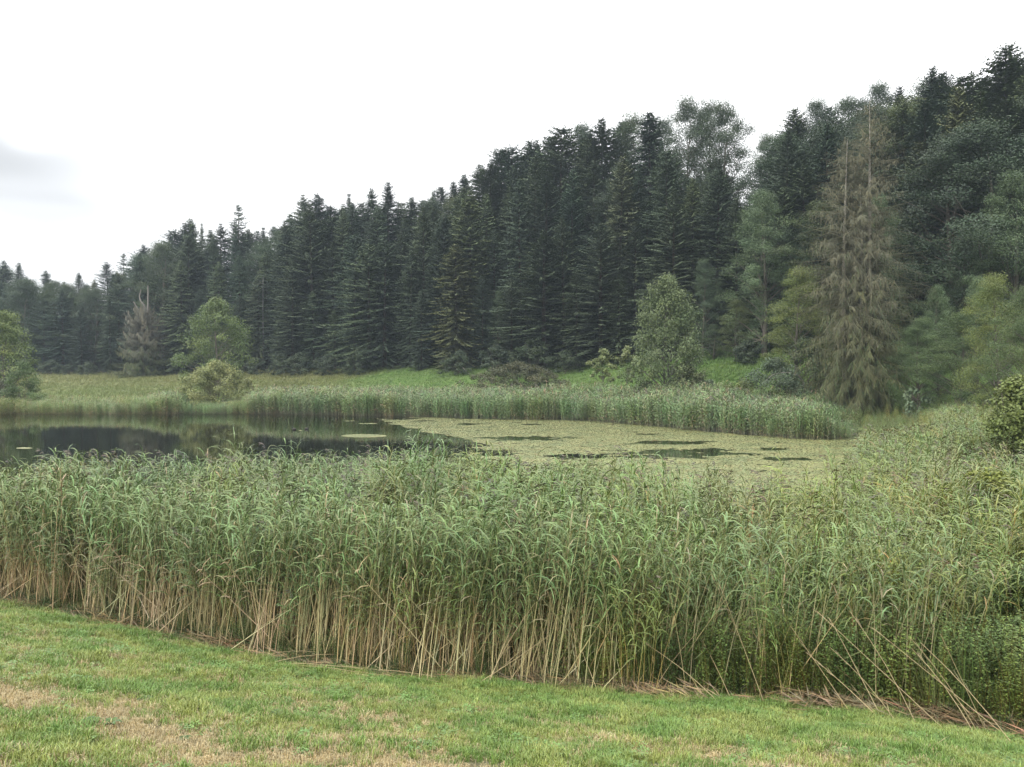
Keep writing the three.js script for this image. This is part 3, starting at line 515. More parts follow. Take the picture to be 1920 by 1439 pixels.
  bush(1975, 1060, 10.6, 2.0, { leaf: 0.06, col: [0.09, 0.14, 0.04], light: [0.14, 0.2, 0.055] }, 'dark green bush cut by the right edge of the view near the lawn');
  bush(1730, 800, 40, 4.2, { leaf: 0.13, col: [0.12, 0.125, 0.04], light: [0.2, 0.19, 0.06] }, 'olive and yellow bush where the lily pads end at right', 60);
  bush(1668, 808, 44, 3.6, { leaf: 0.13, col: [0.16, 0.13, 0.045], light: [0.23, 0.19, 0.07] }, 'ochre-tinted bush at the right end of the pond', 50);
  // bramble mound on the far green slope
  { const d = 92, p = leafyParts(3.3, 13, { clumps: 150, per: 130, leaf: 0.17, clumpR: 0.1, base: 0.02, fat: 1, stems: 5, col: [0.085, 0.095, 0.042], light: [0.14, 0.13, 0.065] }); p.stemName = 'stems'; p.crownName = 'foliage'; one('bramble_mound', p, M.leaf, 970, d, 'brownish-green bramble mound on the green slope behind the far reeds', 'bush'); }
  // bare pale trunk in the wood, fallen log, arching branch
  { const d = edgeD(493) + 3, x = (493 - 960) / FOCAL * d, t = new MB(), b0 = ground(x, d), top = at(493, 520, d).y - b0; t.tube([[0, -0.5, 0, 0.15], [0.1, top * 0.3, 0, 0.13], [0.02, top * 0.6, 0, 0.1], [0.1, top, 0, 0.04]], 7, [0.13, 0.12, 0.11], [0.3, 0.29, 0.28]);
    const g = new THREE.Group(); t.mesh('trunk', M.bark, g, true); const b = new MB(); for (let k = 0; k < 16; k++) { const y = top * rr(0.25, 0.98), a = R() * 6.28, l = rr(0.3, 1.3); b.tube([[0.05, y, 0, 0.025], [Math.cos(a) * l, y - l * 0.2, Math.sin(a) * l, 0.008]], 3, [0.3, 0.28, 0.25]); } b.mesh('branch_stubs', M.bark, g, true);
    g.position.copy(gv(x, d)); shade(add(g, 'bare_trunk')); tag(g, 'pale bare trunk standing upright before the dark wood at left', 'dead tree'); }
  { const a = at(861, 691, edgeD(865) - 2), t = new MB(), b = at(880, 699, edgeD(865) - 5); const ya = ground(a.x, -a.z) + 0.9, yb = ground(b.x, -b.z) + 0.1; t.tube([[a.x, ya, a.z, 0.075], [lerp(a.x, b.x, 0.5), lerp(ya, yb, 0.45), lerp(a.z, b.z, 0.5), 0.07], [b.x, yb, b.z, 0.04]], 7, [0.25, 0.235, 0.2], [0.3, 0.29, 0.24]); const m = t.mesh('fallen_log', M.bark, null, true); shade(add(m, 'fallen_log')); tag(m, 'pale fallen log leaning down onto the green slope at the forest edge', 'log'); }
  { const d = 64, t = new MB(), pts = [[1434, 716], [1448, 704], [1464, 699], [1482, 699], [1498, 705], [1506, 716]].map(([x, y], k) => { const q = at(x, y, d); return [q.x, q.y, q.z, 0.025 + k * 0.006]; }); pts.push([pts[5][0] + 0.5, ground(pts[5][0], d), -d - 0.6, 0.07]); t.tube(pts, 6, [0.2, 0.19, 0.165], [0.1, 0.085, 0.07]); const m = t.mesh('arching_branch', M.bark, null, true); shade(add(m, 'arching_branch')); tag(m, 'bare grey branch arching over the grey-green shrub left of the dead spruces', 'branch'); }
}

// ------------------------------------------------------------------ reeds
const reedCol = { stemLow: [0.56, 0.45, 0.25], stemHigh: [0.2, 0.235, 0.085], leaf: [0.138, 0.222, 0.075], leafDry: [0.3, 0.24, 0.13], plume: [0.08, 0.065, 0.045] };
function reedInto(stem, leaves, plume, x0, z0, o = {}) {
  const h = o.h ?? rr(1.85, 2.5), la = o.la ?? rr(0, 6.28), lean = o.lean ?? rr(0, 0.14), bend = rr(0.0, 0.1), dry = o.dry ?? R() < 0.04, bare = o.bare ?? rr(0.34, 0.5), y0 = o.y0 ?? 0;
  const cx = Math.cos(la), cz = Math.sin(la), r0 = o.r ?? rr(0.0042, 0.0062);
  const P = (t) => { const a = lean * h * t + bend * h * t * t; return [x0 + cx * a, y0 + h * t * Math.sqrt(Math.max(0.2, 1 - lean * lean * 0.9)) - bend * bend * h * t * t * 0.6, z0 + cz * a]; };
  const sl = vary(o.stemLow ?? reedCol.stemLow, 0.25), shh = dry ? vary([0.34, 0.27, 0.15], 0.2) : vary(reedCol.stemHigh, 0.2), cut = 0.4;
  const pts = [0, 0.14, 0.28, cut].map((t) => [...P(t), r0 * (1 - t * 0.4)]); stem.tube(pts, 4, sl, mixc(sl, shh, 0.25));
  stem.tube([cut, 0.6, 0.8, 1].map((t) => [...P(t), r0 * (1 - t * 0.7)]), 3, mixc(sl, shh, 0.25), shh);
  const n = o.leaves ?? Math.round(rr(11, 15)); let az = R() * 6.28;
  for (let k = 0; k < n; k++) {
    const t = lerp(bare, 0.97, (k + R() * 0.7) / n), [x, y, z] = P(t); az += 3.14 + rr(-0.7, 0.7);
    const L = rr(0.3, 0.52) * (t > 0.9 ? 0.8 : 1) * (o.leafLen ?? 1), wv = rr(0.006, 0.0102) * (o.leafW ?? 1), wind = 0.45;
    let dx = Math.cos(az) + wind, dz = Math.sin(az) * 0.9 + 0.1; const q = Math.hypot(dx, dz) || 1; dx /= q; dz /= q;
    const low = (t - bare) / (1 - bare), isDry = dry || R() < 0.16 * (1 - low) * (1 - low), c = isDry ? vary(reedCol.leafDry, 0.25) : vary(mixc(reedCol.leaf, [0.15, 0.185, 0.06], R() * 0.6), 0.2);
    let e = rr(0.75, 1.25) + t * 0.15, X = x, Y = y, Z = z; const de = rr(1.3, 2.5) / 4, tw = rr(-0.5, 0.5); let p0 = null;
    for (let s = 0; s <= 4; s++) {
      const f = s / 4, ww = wv * (s === 0 ? 0.5 : s === 4 ? 0.05 : 1.15 - f * 0.55), ty = ww * Math.sin(tw + f * 0.8) * 0.8, c2 = s > 2 ? mixc(c, [0.2, 0.2, 0.1], 0.12) : c;
      const a = leaves.v(X - dz * ww, Y + ty, Z + dx * ww, c2), b = leaves.v(X + dz * ww, Y - ty, Z - dx * ww, c2);
      if (p0) leaves.quad(p0[0], p0[1], b, a); p0 = [a, b];
      X += dx * Math.cos(e) * L / 4; Z += dz * Math.cos(e) * L / 4; Y += Math.sin(e) * L / 4; e -= de;
    }
  }
  if (plume && (o.plume ?? R() < 0.18)) {
    const [x, y, z] = P(1), pa = rr(-0.6, 0.6), bx = Math.cos(pa), bz = Math.sin(pa), pc = vary(reedCol.plume, 0.25);
    for (let k = 0; k < 14; k++) { const f = k / 14, py = y - 0.06 + 0.2 * Math.sin(f * 2.1), pxx = x + bx * f * f * 0.16, pz = z + bz * f * f * 0.16, l = rr(0.07, 0.15) * (1.1 - f * 0.6), a = R() * 6.28; plume.leaf(pxx, py, pz, (bx * 0.8 + Math.cos(a) * 0.5) * l, l * rr(-0.5, 0.5), (bz * 0.8 + Math.sin(a) * 0.5) * l, -bz * 0.009, 0.006, bx * 0.009, vary(pc, 0.25)); }
  }
}
function reedClump(n, spread, o = {}) { const m = new MB(); for (let k = 0; k < n; k++) { const a = R() * 6.28, r = spread * Math.sqrt(R()); reedInto(m, m, m, Math.cos(a) * r, Math.sin(a) * r, typeof o === 'function' ? o() : o); } return m.geo(); }
// instances over an area: spots is a list of [x, d, scale, colour factor rgb, tilt, y shift]
const dummy = new THREE.Object3D(), tint = new THREE.Color();
function scatter(parent, name, geo, mat, spots, o = {}) {
  const m = new THREE.InstancedMesh(geo, mat, spots.length);
  spots.forEach(([x, d, s, c, tx = 0, tz = 0, y], k) => {
    dummy.position.set(x, y ?? ground(x, d) + (o.lift ?? -0.02), -d); dummy.rotation.set(tx, o.yaw === undefined ? R() * 6.28 : o.yaw + rr(-0.5, 0.5), tz); dummy.scale.set(s * (o.fat ?? 1), s * (o.tall ? o.tall(x, d) : 1), s * (o.fat ?? 1)); dummy.updateMatrix(); m.setMatrixAt(k, dummy.matrix);
    tint.setRGB(c[0], c[1], c[2]); m.setColorAt(k, tint);
  });
  m.name = name; m.castShadow = m.receiveShadow = true; m.userData.kind = 'stuff'; parent.add(m); return m;
}
function stuffGroup(name, label, cat) { const g = new THREE.Group(); add(g, name); tag(g, label, cat, null, 'stuff'); return g; }
{
  const YAW = 0;
  const clumps = [0, 1, 2, 3].map(() => reedClump(15, 0.44));
  const near = [[], [], [], []], right = [[], [], [], []];
  for (let x = -20; x < 13; x += 0.46) for (let d = 8; d < 27; d += 0.46) {
    const X = x + rr(-0.23, 0.23), D = d + rr(-0.23, 0.23), s = lawnS(X, D), px = colOf(X, D);
    if (px < -150 || px > 2080 || s < 0.2 || D > nearD(px) - 0.1) continue;
    const rightness = sstep(1150, 1500, px), front = sstep(2.4, 0.3, s);
    if (R() < rightness * (0.25 + 0.6 * sstep(3.6, 0.5, s))) continue;
    const g = 0.5 + 0.5 * fbm(X * 0.3, D * 0.3), y = sstep(0.45, 0.9, g) * 0.8;
    const c = mixc([0.95, 1.0, 0.95], [1.4, 1.18, 0.7], clamp(y * 0.9 + rightness * 0.15 + 0.22 * sstep(650, 1000, px) + rr(-0.1, 0.2), 0, 1)).map((q) => q * rr(0.85, 1.12));
    near[Math.floor(R() * 4)].push([X, D, rr(0.77, 1.06) * (1 - 0.08 * rightness) * (1 + 0.13 * n2(X * 0.5, D * 0.5) + 0.05 * n2(X * 1.5, D * 1.5)) * lerp(0.72, 1.02, sstep(0, 3.2, s + rr(-0.5, 0.8))) * (R() < 0.12 ? rr(1.06, 1.16) : 1), c, rr(-0.1, 0.14) + 0.1 * front, rr(-0.12, 0.1) - 0.03]);
  }
  for (let x = 6; x < 42; x += 0.62) for (let d = 18; d < 60; d += 0.62) {
    const X = x + rr(-0.3, 0.3), D = d + rr(-0.3, 0.3), px = 960 + FOCAL * X / D;
    if (px > 2040 || px < 1622 || D < 26 - 0 && px < 2080 && D < nearD(px) * 0 + 26) continue;
    if (n2(X * 0.14, D * 0.14) > 0.45) continue;
    const c = mixc([1.0, 1.05, 0.95], [1.7, 1.3, 0.75], clamp(n2(X * 0.2 + 4, D * 0.2) + rr(0, 0.35), 0, 1)).map((q) => q * rr(0.85, 1.15));
    if (D > 30 && px < 1740 && R() < 0.55) continue;
    right[Math.floor(R() * 4)].push([X, D, rr(0.8, 1.05) * (D > 30 ? lerp(0.5, 0.95, sstep(1690, 1800, px)) : 0.92), c, rr(-0.08, 0.08), rr(-0.08, 0.08)]);
  }
  const gn = stuffGroup('reed_bed', 'broad green reed bed between the lawn and the pond, straw-coloured at its foot', 'reed bed'), gr = stuffGroup('reed_bed', 'mixed silvery reed bed on the right bank between the lily pads and the thicket', 'reed bed');
  clumps.forEach((g, k) => { scatter(gn, 'reed_stand', g, M.reed, near[k]); scatter(gr, 'reed_stand', g, M.reed, right[k]); });
  // bare leaning stalks along the front of the near bed
  const stalks = [0, 1, 2].map(() => { const m = new MB(); for (let k = 0; k < 10; k++) reedInto(m, m, m, rr(-0.3, 0.3), rr(-0.3, 0.3), { lean: R() < 0.25 ? rr(0.4, 0.8) : rr(0.02, 0.32), la: R() < 0.65 ? rr(-0.6, 0.9) : rr(0, 6.28), bare: rr(0.5, 0.62), leaves: Math.round(rr(5, 8)), plume: false, r: rr(0.0055, 0.008) }); return m.geo(); }), fs = [[], [], []];
  for (let x = -13; x < 5.5; x += 0.2) for (let row = 0; row < 4; row++) {
    const X = x + rr(-0.1, 0.1), D = edgeLine(X) + 0.2 + row * 0.34 + rr(-0.14, 0.14); if (lawnS(X, D) < 0.05 || R() < sstep(0.5, 3.5, X) * 0.75 || n2(X * 1.5, D * 0.8 + 60) < -0.45 + 0.12 * row) continue;
    fs[Math.floor(R() * 3)].push([X, D, rr(0.8, 1.08), [1, 1, 1].map(() => rr(0.9, 1.12)), 0, rr(-0.08, 0.03)]);
  }
  const gf = stuffGroup('reed_fringe', 'front fringe of straw-coloured leaning reed stalks along the lawn', 'reeds'); stalks.forEach((g, k) => scatter(gf, 'reed_stand', g, M.straw, fs[k], { yaw: 0 }));
  // far bank
  const far = [0, 1, 2].map(() => reedClump(15, 0.6, () => ({ stemLow: [0.3, 0.3, 0.17], leafW: 2.4, leafLen: 1.1, leaves: 11, plume: R() < 0.2, bare: rr(0.1, 0.3) }))), ff = [[], [], []], lf = [[], [], []];
  for (let px = -160; px < 1612; px += 6.2) { const fd = farD(px); for (let b = -1.3; b < 6; b += 0.6) {
    const D = fd + b + rr(-0.3, 0.3) + 0.5 * n2(px * 0.02, 1), P = px + rr(-6, 6), X = (P - 960) / FOCAL * D;
    if (ground(X, D) < -0.25) continue;
    const left = sstep(330, 250, P), cl = n2(X * 0.18, D * 0.18);
    if (P > 1540 && R() < 0.35) continue;
    if (left && R() < left * (0.25 + 0.3 * (cl > 0.1)) ) continue;
    const c = mixc([1.15, 1.15, 1.3], [1.3, 1.15, 0.85], clamp(0.3 + cl * 0.6 - sstep(400, 900, P) * 0.4 + left * 0.5, 0, 1)).map((q) => q * rr(0.85, 1.1) * 1.15);
    const tall = 1 + 0.1 * cl - left * 0.3 - 0.12 * sstep(1380, 1540, P) - 0.42 * sstep(1535, 1600, P) + 0.1 * n2(X * 0.6, D * 0.6 + 20) + 0.08 * sstep(1150, 1300, P) * sstep(1420, 1350, P);
    (left > 0.5 ? lf : ff)[Math.floor(R() * 3)].push([X, D, rr(0.88, 1.06) * tall * (1 - 0.42 * sstep(330, 360, P) * sstep(480, 450, P)) * lerp(0.9, 1.0, sstep(420, 560, P)), c, rr(-0.06, 0.06), rr(-0.06, 0.06)]);
  } }
  const g1 = stuffGroup('reed_bed', 'silvery-green reed belt along the far shore from the willow bush to the dead spruces', 'reed bed'), g2 = stuffGroup('reed_bed', 'low brownish reed belt along the far shore at left', 'reed bed');
  far.forEach((g, k) => { scatter(g1, 'reed_stand', g, M.reed, ff[k]); scatter(g2, 'reed_stand', g, M.reed, lf[k]); });
}
// individual reeds in the front row, each a thing with stem, leaves and plume
{
  const protos = [0, 1, 2, 3, 4, 5].map((k) => { const s = new MB(), l = new MB(), p = new MB(), g = new THREE.Group(); reedInto(s, l, p, 0, 0, { h: rr(2.1, 2.55), lean: 0.04 + k * 0.045, la: [0.3, -0.5, 2.8, 0.6, -0.2, 0.4][k], plume: k % 2 === 0, bare: rr(0.45, 0.58), r: 0.0072, dry: false }); s.mesh('stem', M.straw, g, true); l.mesh('leaves', M.reed, g); if (p.n) p.mesh('plume', M.straw, g); return shade(g); });
  for (let k = 0; k < 230; k++) {
    const X = -12.5 + 17.5 * (k + R()) / 230, D = edgeLine(X) + rr(0.12, 0.75); if (lawnS(X, D) < 0.02) continue;
    if (X > 1.5 && R() < 0.4) continue;
    const t = protos[k % 6].clone(); t.position.copy(gv(X, D, -0.02)); t.rotation.y = rr(-0.5, 0.5); t.scale.setScalar(rr(0.88, 1.06)); const px = colOf(X, D), where = px < 470 ? 'left of the flat stalk heap' : px < 740 ? 'behind the flat stalk heap' : px < 1260 ? 'behind the snapped stalks in the middle' : 'among the weeds at right'; add(t, 'reed'); tag(t, 'tall front-row reed with a straw-coloured stem, ' + where, 'reed', 'front-row reeds ' + where);
  }
}
// cut and fallen dry stalks along the edge
{
  const ps = [0, 1, 2, 3].map((k) => { const m = new MB(), L = rr(0.8, 1.35), b = rr(-0.12, 0.12); m.tube([0, 0.25, 0.5, 0.75, 1].map((t) => [L * t, 0.01 + 0.05 * Math.sin(t * 3) * (k % 2), 0.5 * b * Math.sin(t * 3.1), 0.0055 * (1 - t * 0.45)]), 5, vary([0.46, 0.36, 0.2], 0.1), [0.4, 0.3, 0.16]);
    for (let q = 0; q < 4; q++) { const t = rr(0.4, 0.95); m.leaf(L * t, 0.01 + 0.05 * Math.sin(t * 3) * (k % 2), 0.5 * b * Math.sin(t * 3.1), rr(0.08, 0.16), rr(-0.05, 0.05), rr(-0.06, 0.06), 0.001, 0.001, 0.004, [0.4, 0.32, 0.19]); } return m.geo(true); });
  const spots = [];
  for (let k = 0; k < 26; k++) { const px = rr(470, 730); spots.push([px, 1234 + (px - 470) * 0.14 + rr(-10, 12), rr(-0.7, 0.25), rr(0.0, 0.1)]); };
  for (let k = 0; k < 34; k++) { const px = rr(690, 1250); spots.push([px, 1262 + (px - 700) * 0.075 + rr(-22, 8), R() < 0.7 ? rr(-0.2, 1.4) : rr(1.8, 3.0), rr(0.1, 1.0)]); }
  for (let k = 0; k < 26; k++) { const px = rr(1270, 1900); spots.push([px, 1312 + Math.max(0, px - 1480) * 0.19 + rr(-16, 10), rr(2.0, 3.1), rr(0.35, 1.15)]); }
  for (let k = 0; k < 12; k++) { const px = rr(20, 470); spots.push([px, 1130 + px * 0.19 + rr(-8, 8), rr(0.1, 1.1), rr(0.1, 0.6)]); }
  spots.push([1740, 1405, 0.6, 0.03], [1055, 1398, 1.3, 0.03], [1700, 1372, 2.9, 0.05]);
  let n = 0;
  for (const [px, py, yaw, up] of spots) {
    // foot of the stalk where the view through that photo point meets the lawn
    let d = 6; for (let k = 0; k < 60; k++) { const p = at(px, py, d); d += (p.y - ground(p.x, d)) * 1.6; }
    const p = at(px, py, d), m = new THREE.Mesh(ps[n % 4], M.straw), last = n >= spots.length - 3;
    m.position.set(p.x, ground(p.x, d) + 0.015, -d); m.rotation.set(0, yaw, up, 'YXZ'); { const q = last ? 0.35 : px > 1265 ? rr(0.9, 1.35) : rr(0.8, 1.2); m.scale.set(q, Math.min(q, 0.8), Math.min(q, 0.8)); } m.castShadow = m.receiveShadow = true;
    add(m, 'fallen_reed_stalk'); n++;
    const lab = last ? ['short dry stalk lying alone on the lawn at lower right', 'short bent dry stalk lying on the lawn below the middle', 'dry stalk lying on the lawn close to the brush at right'][n - spots.length + 2] : px < 475 ? 'broken dry reed stalk at the left end of the lawn edge' : px < 700 && up < 0.1 ? 'fallen dry reed stalk in the flat heap on the lawn edge' : px < 1260 ? 'snapped pale reed stalk leaning at the lawn edge in the middle' : 'dry reed stalk slanting out of the brush at right';
    tag(m, lab, 'reed stalk', last ? null : { b: 'broken stalks at the left lawn edge', f: 'stalks in the flat heap', s: 'snapped stalks in the middle', d: 'slanting stalks at the right' }[lab[0]]);
  }
}

// ------------------------------------------------------------------ grass, undergrowth and litter
function tuft(n, h, spread, w, o = {}) {
  const m = new MB();
  for (let k = 0; k < n; k++) {
    const a = R() * 6.28, r = spread * Math.sqrt(R()), x = Math.cos(a) * r, z = Math.sin(a) * r, b = R() * 6.28, L = h * rr(0.55, 1.2), le = rr(0.15, o.flop ?? 0.8), dx = Math.cos(b), dz = Math.sin(b), c = vary([1, 1, 1], 0.25);
    const y1 = L * 0.6 * Math.cos(le * 0.5), q1 = L * 0.6 * Math.sin(le * 0.5), y2 = y1 + L * 0.45 * Math.cos(le * 1.7), q2 = q1 + L * 0.45 * Math.sin(le * 1.7);
    const A = m.v(x - dz * w, 0, z + dx * w, c), B = m.v(x + dz * w, 0, z - dx * w, c), D = m.v(x + dx * q1 - dz * w * 0.8, y1, z + dz * q1 + dx * w * 0.8, c), E = m.v(x + dx * q1 + dz * w * 0.8, y1, z + dz * q1 - dx * w * 0.8, c), F = m.v(x + dx * q2, y2, z + dz * q2, c);
    m.quad(A, B, E, D); m.tri(D, E, F);
  }
  return m.geo();
}
{
  const tf = [tuft(16, 0.055, 0.035, 0.0026), tuft(14, 0.075, 0.03, 0.0028), tuft(18, 0.05, 0.045, 0.0026, { flop: 1.4 })], spots = [[], [], []], tall = [[], []], straw = [];
  const step = 0.034;
  for (let x = -12.5; x < 8; x += step) for (let d = 4.4; d < 16.5; d += step * (1 + Math.max(0, d - 8) * 0.06)) {
    const X = x + rr(-0.02, 0.02), D = d + rr(-0.02, 0.02), px = 960 + FOCAL * X / D; if (px < -60 || px > 1980) continue;
    const s = lawnS(X, D); if (s > 0.12 || s < -8) continue;
    const py = 690 + FOCAL * (EYE - ground(X, D)) / D; if (py > 1490) continue;
    const dr = dryness(X, D), keep = 1 - 0.35 * dr; if (R() > keep) continue;
    const isDry = R() < dr * 0.95 + 0.04, patch = n2(X * 0.9 + 30, D * 0.9), bare = n2(X * 1.3 + 9, D * 1.9);
    if (bare > 0.62 && R() < 0.8) continue;
    const g = mixc([0.142, 0.25, 0.04], [0.3, 0.335, 0.082], clamp(0.5 + patch * 0.6 + rr(-0.3, 0.3), 0, 1));
    const c = isDry ? vary([0.44, 0.36, 0.19], 0.22) : vary(g, 0.2), k = isDry ? 2 : R() < 0.5 ? 0 : 1;
    spots[k].push([X, D, rr(0.7, 1.2) * (1 + 0.5 * clamp(n2(X * 0.7, D * 0.7 + 9), 0, 1) + 0.7 * clamp(n2(X * 3.1, D * 3.1 + 40) - 0.35, 0, 1)), c, rr(-0.15, 0.15), rr(-0.15, 0.15)]);
  }
  console.log('lawn tufts', spots.map((q) => q.length).join());
  const g = stuffGroup('grass', 'short green and straw-coloured grass of the lawn', 'grass');
  tf.forEach((q, k) => scatter(g, 'grass_tufts', q, M.grass, spots[k], { lift: -0.004 }));
  // clover and small weeds in the turf
  const cl = [0, 1].map(() => { const m = new MB(); for (let k = 0; k < 14; k++) { const a = R() * 6.28, r = 0.06 * Math.sqrt(R()), x = Math.cos(a) * r, z = Math.sin(a) * r, y = rr(0.015, 0.04); for (let q = 0; q < 3; q++) { const b = a + q * 2.1, L = rr(0.009, 0.015); m.leaf(x, y, z, Math.cos(b) * L, rr(-0.002, 0.005), Math.sin(b) * L, -Math.sin(b) * L * 0.45, 0, Math.cos(b) * L * 0.45, vary([1, 1, 1], 0.25)); } } return m.geo(); }), cs = [[], []];
  for (let k = 0; k < 15000; k++) { const X = rr(-12, 7), s = rr(-7.5, 0), D = edgeLine(X) + s * 1.066; if (D < 4.4 || n2(X * 0.9 + 12, D * 0.9) + 0.6 * sstep(-2.2, -0.6, s) < 0.25 || R() < dryness(X, D)) continue; cs[k % 2].push([X, D, rr(0.8, 1.5), vary([0.13, 0.24, 0.048], 0.25), rr(-0.2, 0.2), rr(-0.2, 0.2)]); }
  const gc = stuffGroup('clover', 'patches of small clover and weed leaves in the lawn near the reeds', 'clover'); cl.forEach((q, k) => scatter(gc, 'clover_leaves', q, M.grass, cs[k], { lift: 0 }));
  // longer grass along the lawn edge
  const lt = [tuft(22, 0.3, 0.07, 0.0035, { flop: 1.0 }), tuft(18, 0.22, 0.08, 0.0035, { flop: 1.3 })], es = [[], []];
  for (let k = 0; k < 5200; k++) {
    const X = rr(-13, 7), s = rr(-0.28, 0.75) , D = edgeLine(X) + s * 1.066, dry = R() < 0.28 + 0.25 * sstep(-2, 0, X) * sstep(2, 1, X);
    if (n2(X * 0.8, D * 0.8 + 50) < -0.25 && s < 0.1) continue;
    es[k % 2].push([X, D, rr(0.5, 1.15) * (s < 0 ? 0.6 : 1), dry ? vary([0.34, 0.26, 0.14], 0.2) : vary([0.06, 0.115, 0.028], 0.3), rr(-0.2, 0.2), rr(-0.2, 0.2)]);
  }
  const ge = stuffGroup('tall_grass', 'longer dark grass growing along the foot of the reeds', 'grass'); lt.forEach((q, k) => scatter(ge, 'grass_tufts', q, M.grass, es[k]));
  // meadow grass
  const ms = [[], []], mt = [tuft(16, 0.55, 0.3, 0.02, { flop: 0.9 }), tuft(14, 0.4, 0.3, 0.024, { flop: 0.9 })];
  for (let k = 0; k < 34000; k++) {
    const px = rr(-80, 1560), fd = farD(px), ed = edgeD(px), D = lerp(fd + 6, ed + 1.5, R()), X = (px - 960) / FOCAL * D;
    const green = sstep(560, 760, px + 80 * n2(D * 0.08, 1)), gg = fbm(X * 0.06, D * 0.13), t = clamp(green * 0.95 + 0.3 * gg + (1 - green) * 0.42 * sstep(ed - 5, fd + 18, D) + rr(-0.1, 0.1), 0, 1);
    const brow = sstep(1230, 1300, px) * sstep(0.5, 0.95, (D - fd) / (ed - fd));
    ms[k % 2].push([X, D, rr(0.45, 0.95) * (1 - 0.45 * green) * (1 + brow * 0.9), vary(mixc([0.225, 0.235, 0.075], [0.125, 0.23, 0.04], t), 0.16)]);
  }
  const gm = stuffGroup('meadow_grass', 'tawny and green grass of the meadow beyond the far reeds', 'grass'); mt.forEach((q, k) => scatter(gm, 'grass_tufts', q, M.grass, ms[k]));
}
{ // leafy undergrowth: nettles, brambles, weeds at the right front
  const weed = (h, n, leaf, col) => { const m = new MB(); for (let s = 0; s < 5; s++) { const a = R() * 6.28, r = rr(0, 0.16), x0 = Math.cos(a) * r, z0 = Math.sin(a) * r, hh = h * rr(0.6, 1.1), lx = rr(-0.25, 0.25), lz = rr(-0.25, 0.25);
      m.tube([[x0, 0, z0, 0.004], [x0 + lx * hh * 0.5, hh * 0.55, z0 + lz * hh * 0.5, 0.003], [x0 + lx * hh, hh, z0 + lz * hh, 0.0015]], 3, [0.8, 0.8, 0.6].map((q, i) => q * [0.14, 0.12, 0.05][i] * 1.2));
      for (let k = 0; k < n; k++) { const t = lerp(0.15, 1, (k + R()) / n), b = R() * 6.28, L = leaf * rr(0.6, 1.2), e = rr(-0.4, 0.5), dx = Math.cos(b), dz = Math.sin(b); m.leaf(x0 + lx * hh * t + dx * 0.02, hh * t, z0 + lz * hh * t + dz * 0.02, dx * L, Math.sin(e) * L, dz * L, -dz * L * 0.27, rr(-0.1, 0.1) * L, dx * L * 0.27, vary(mixc(col, [0.14, 0.17, 0.05], R() * 0.35), 0.25)); } } return m.geo(); };
  const wg = [weed(0.85, 80, 0.03, [0.16, 0.235, 0.06]), weed(0.6, 60, 0.024, [0.19, 0.26, 0.07]), weed(1.15, 96, 0.036, [0.14, 0.215, 0.06])], ws = [[], [], []];
  for (let k = 0; k < 7000; k++) {
    const X = rr(-1.5, 9), s = Math.pow(R(), 1.4) * 5.5 + 0.1, D = edgeLine(X) + s * 1.066, px = colOf(X, D); if (px > 2080) continue;
    const p = sstep(0.2, 3, X) * (0.35 + 0.65 * sstep(-0.3, 0.35, n2(X * 0.55 + 20, D * 0.55))); if (R() > p) continue;
    const f = 1 + sstep(0.4, 2.2, s) * 0.5; ws[k % 3].push([X, D, rr(0.5, 1.25) * f, vary(mixc([0.85, 0.95, 0.9], [1.3, 1.15, 0.8], clamp(0.5 + n2(X * 0.8, D * 0.8 + 33), 0, 1)), 0.2)]);
  }
  for (let k = 0; k < 900; k++) { const X = rr(-12, 0), s = rr(0.1, 1.6), D = edgeLine(X) + s * 1.066; ws[k % 3].push([X, D, rr(0.3, 0.6), [0.85, 0.9, 0.9]]); }
  const g = stuffGroup('undergrowth', 'green nettles, brambles and weeds at the foot of the reeds at right', 'undergrowth'); wg.forEach((q, k) => scatter(g, 'weeds', q, M.leaf, ws[k]));
  { // sedge clumps with long arching blades among the weeds
    const sg = [tuft(46, 1.0, 0.12, 0.006, { flop: 0.9 }), tuft(40, 0.75, 0.14, 0.006, { flop: 1.1 })], ss = [[], []];
    for (let k = 0; k < 900; k++) { const X = rr(-0.5, 9), q = rr(0.15, 4.5), D = edgeLine(X) + q * 1.066; if (R() > sstep(0, 3, X) || n2(X * 0.7 + 5, D * 0.7) < -0.1) continue; ss[k % 2].push([X, D, rr(0.7, 1.3) * (1 + 0.25 * sstep(0.5, 2, q)), vary(mixc([0.12, 0.2, 0.05], [0.24, 0.27, 0.09], R()), 0.2)]); }
    const gs = stuffGroup('sedge', 'long-bladed sedge tufts among the weeds at the foot of the right reeds', 'sedge'); sg.forEach((q, k) => scatter(gs, 'sedge_tufts', q, M.grass, ss[k]));
  }
  // herbs of the right bank
  const hs = [[], [], []]; for (let k = 0; k < 2600; k++) { const D = rr(26, 58), px = rr(1625, 2040), X = (px - 960) / FOCAL * D; hs[k % 3].push([X, D, rr(1.3, 2.4) * lerp(0.6, 1, sstep(1690, 1800, px)), mixc([0.8, 0.8, 0.75], [1.6, 1.05, 0.7], clamp(n2(X * 0.25, D * 0.25), 0, 1))]); }
  const gh = stuffGroup('undergrowth', 'tangled herbs with ochre patches on the right bank beyond the pond', 'undergrowth'); wg.forEach((q, k) => scatter(gh, 'weeds', q, M.leaf, hs[k]));
  // brown withered litter at the reed foot
  const lit = [0, 1].map(() => { const m = new MB(); for (let k = 0; k < 40; k++) { const a = R() * 6.28, x = rr(-0.25, 0.25), z = rr(-0.2, 0.2), L = rr(0.15, 0.4), y = rr(0.0, 0.12), c = vary([0.225, 0.16, 0.09], 0.4); m.leaf(x, y, z, Math.cos(a) * L, rr(-0.03, 0.12), Math.sin(a) * L, -Math.sin(a) * 0.005, 0.003, Math.cos(a) * 0.005, c); } return m.geo(); }), ls = [[], []];
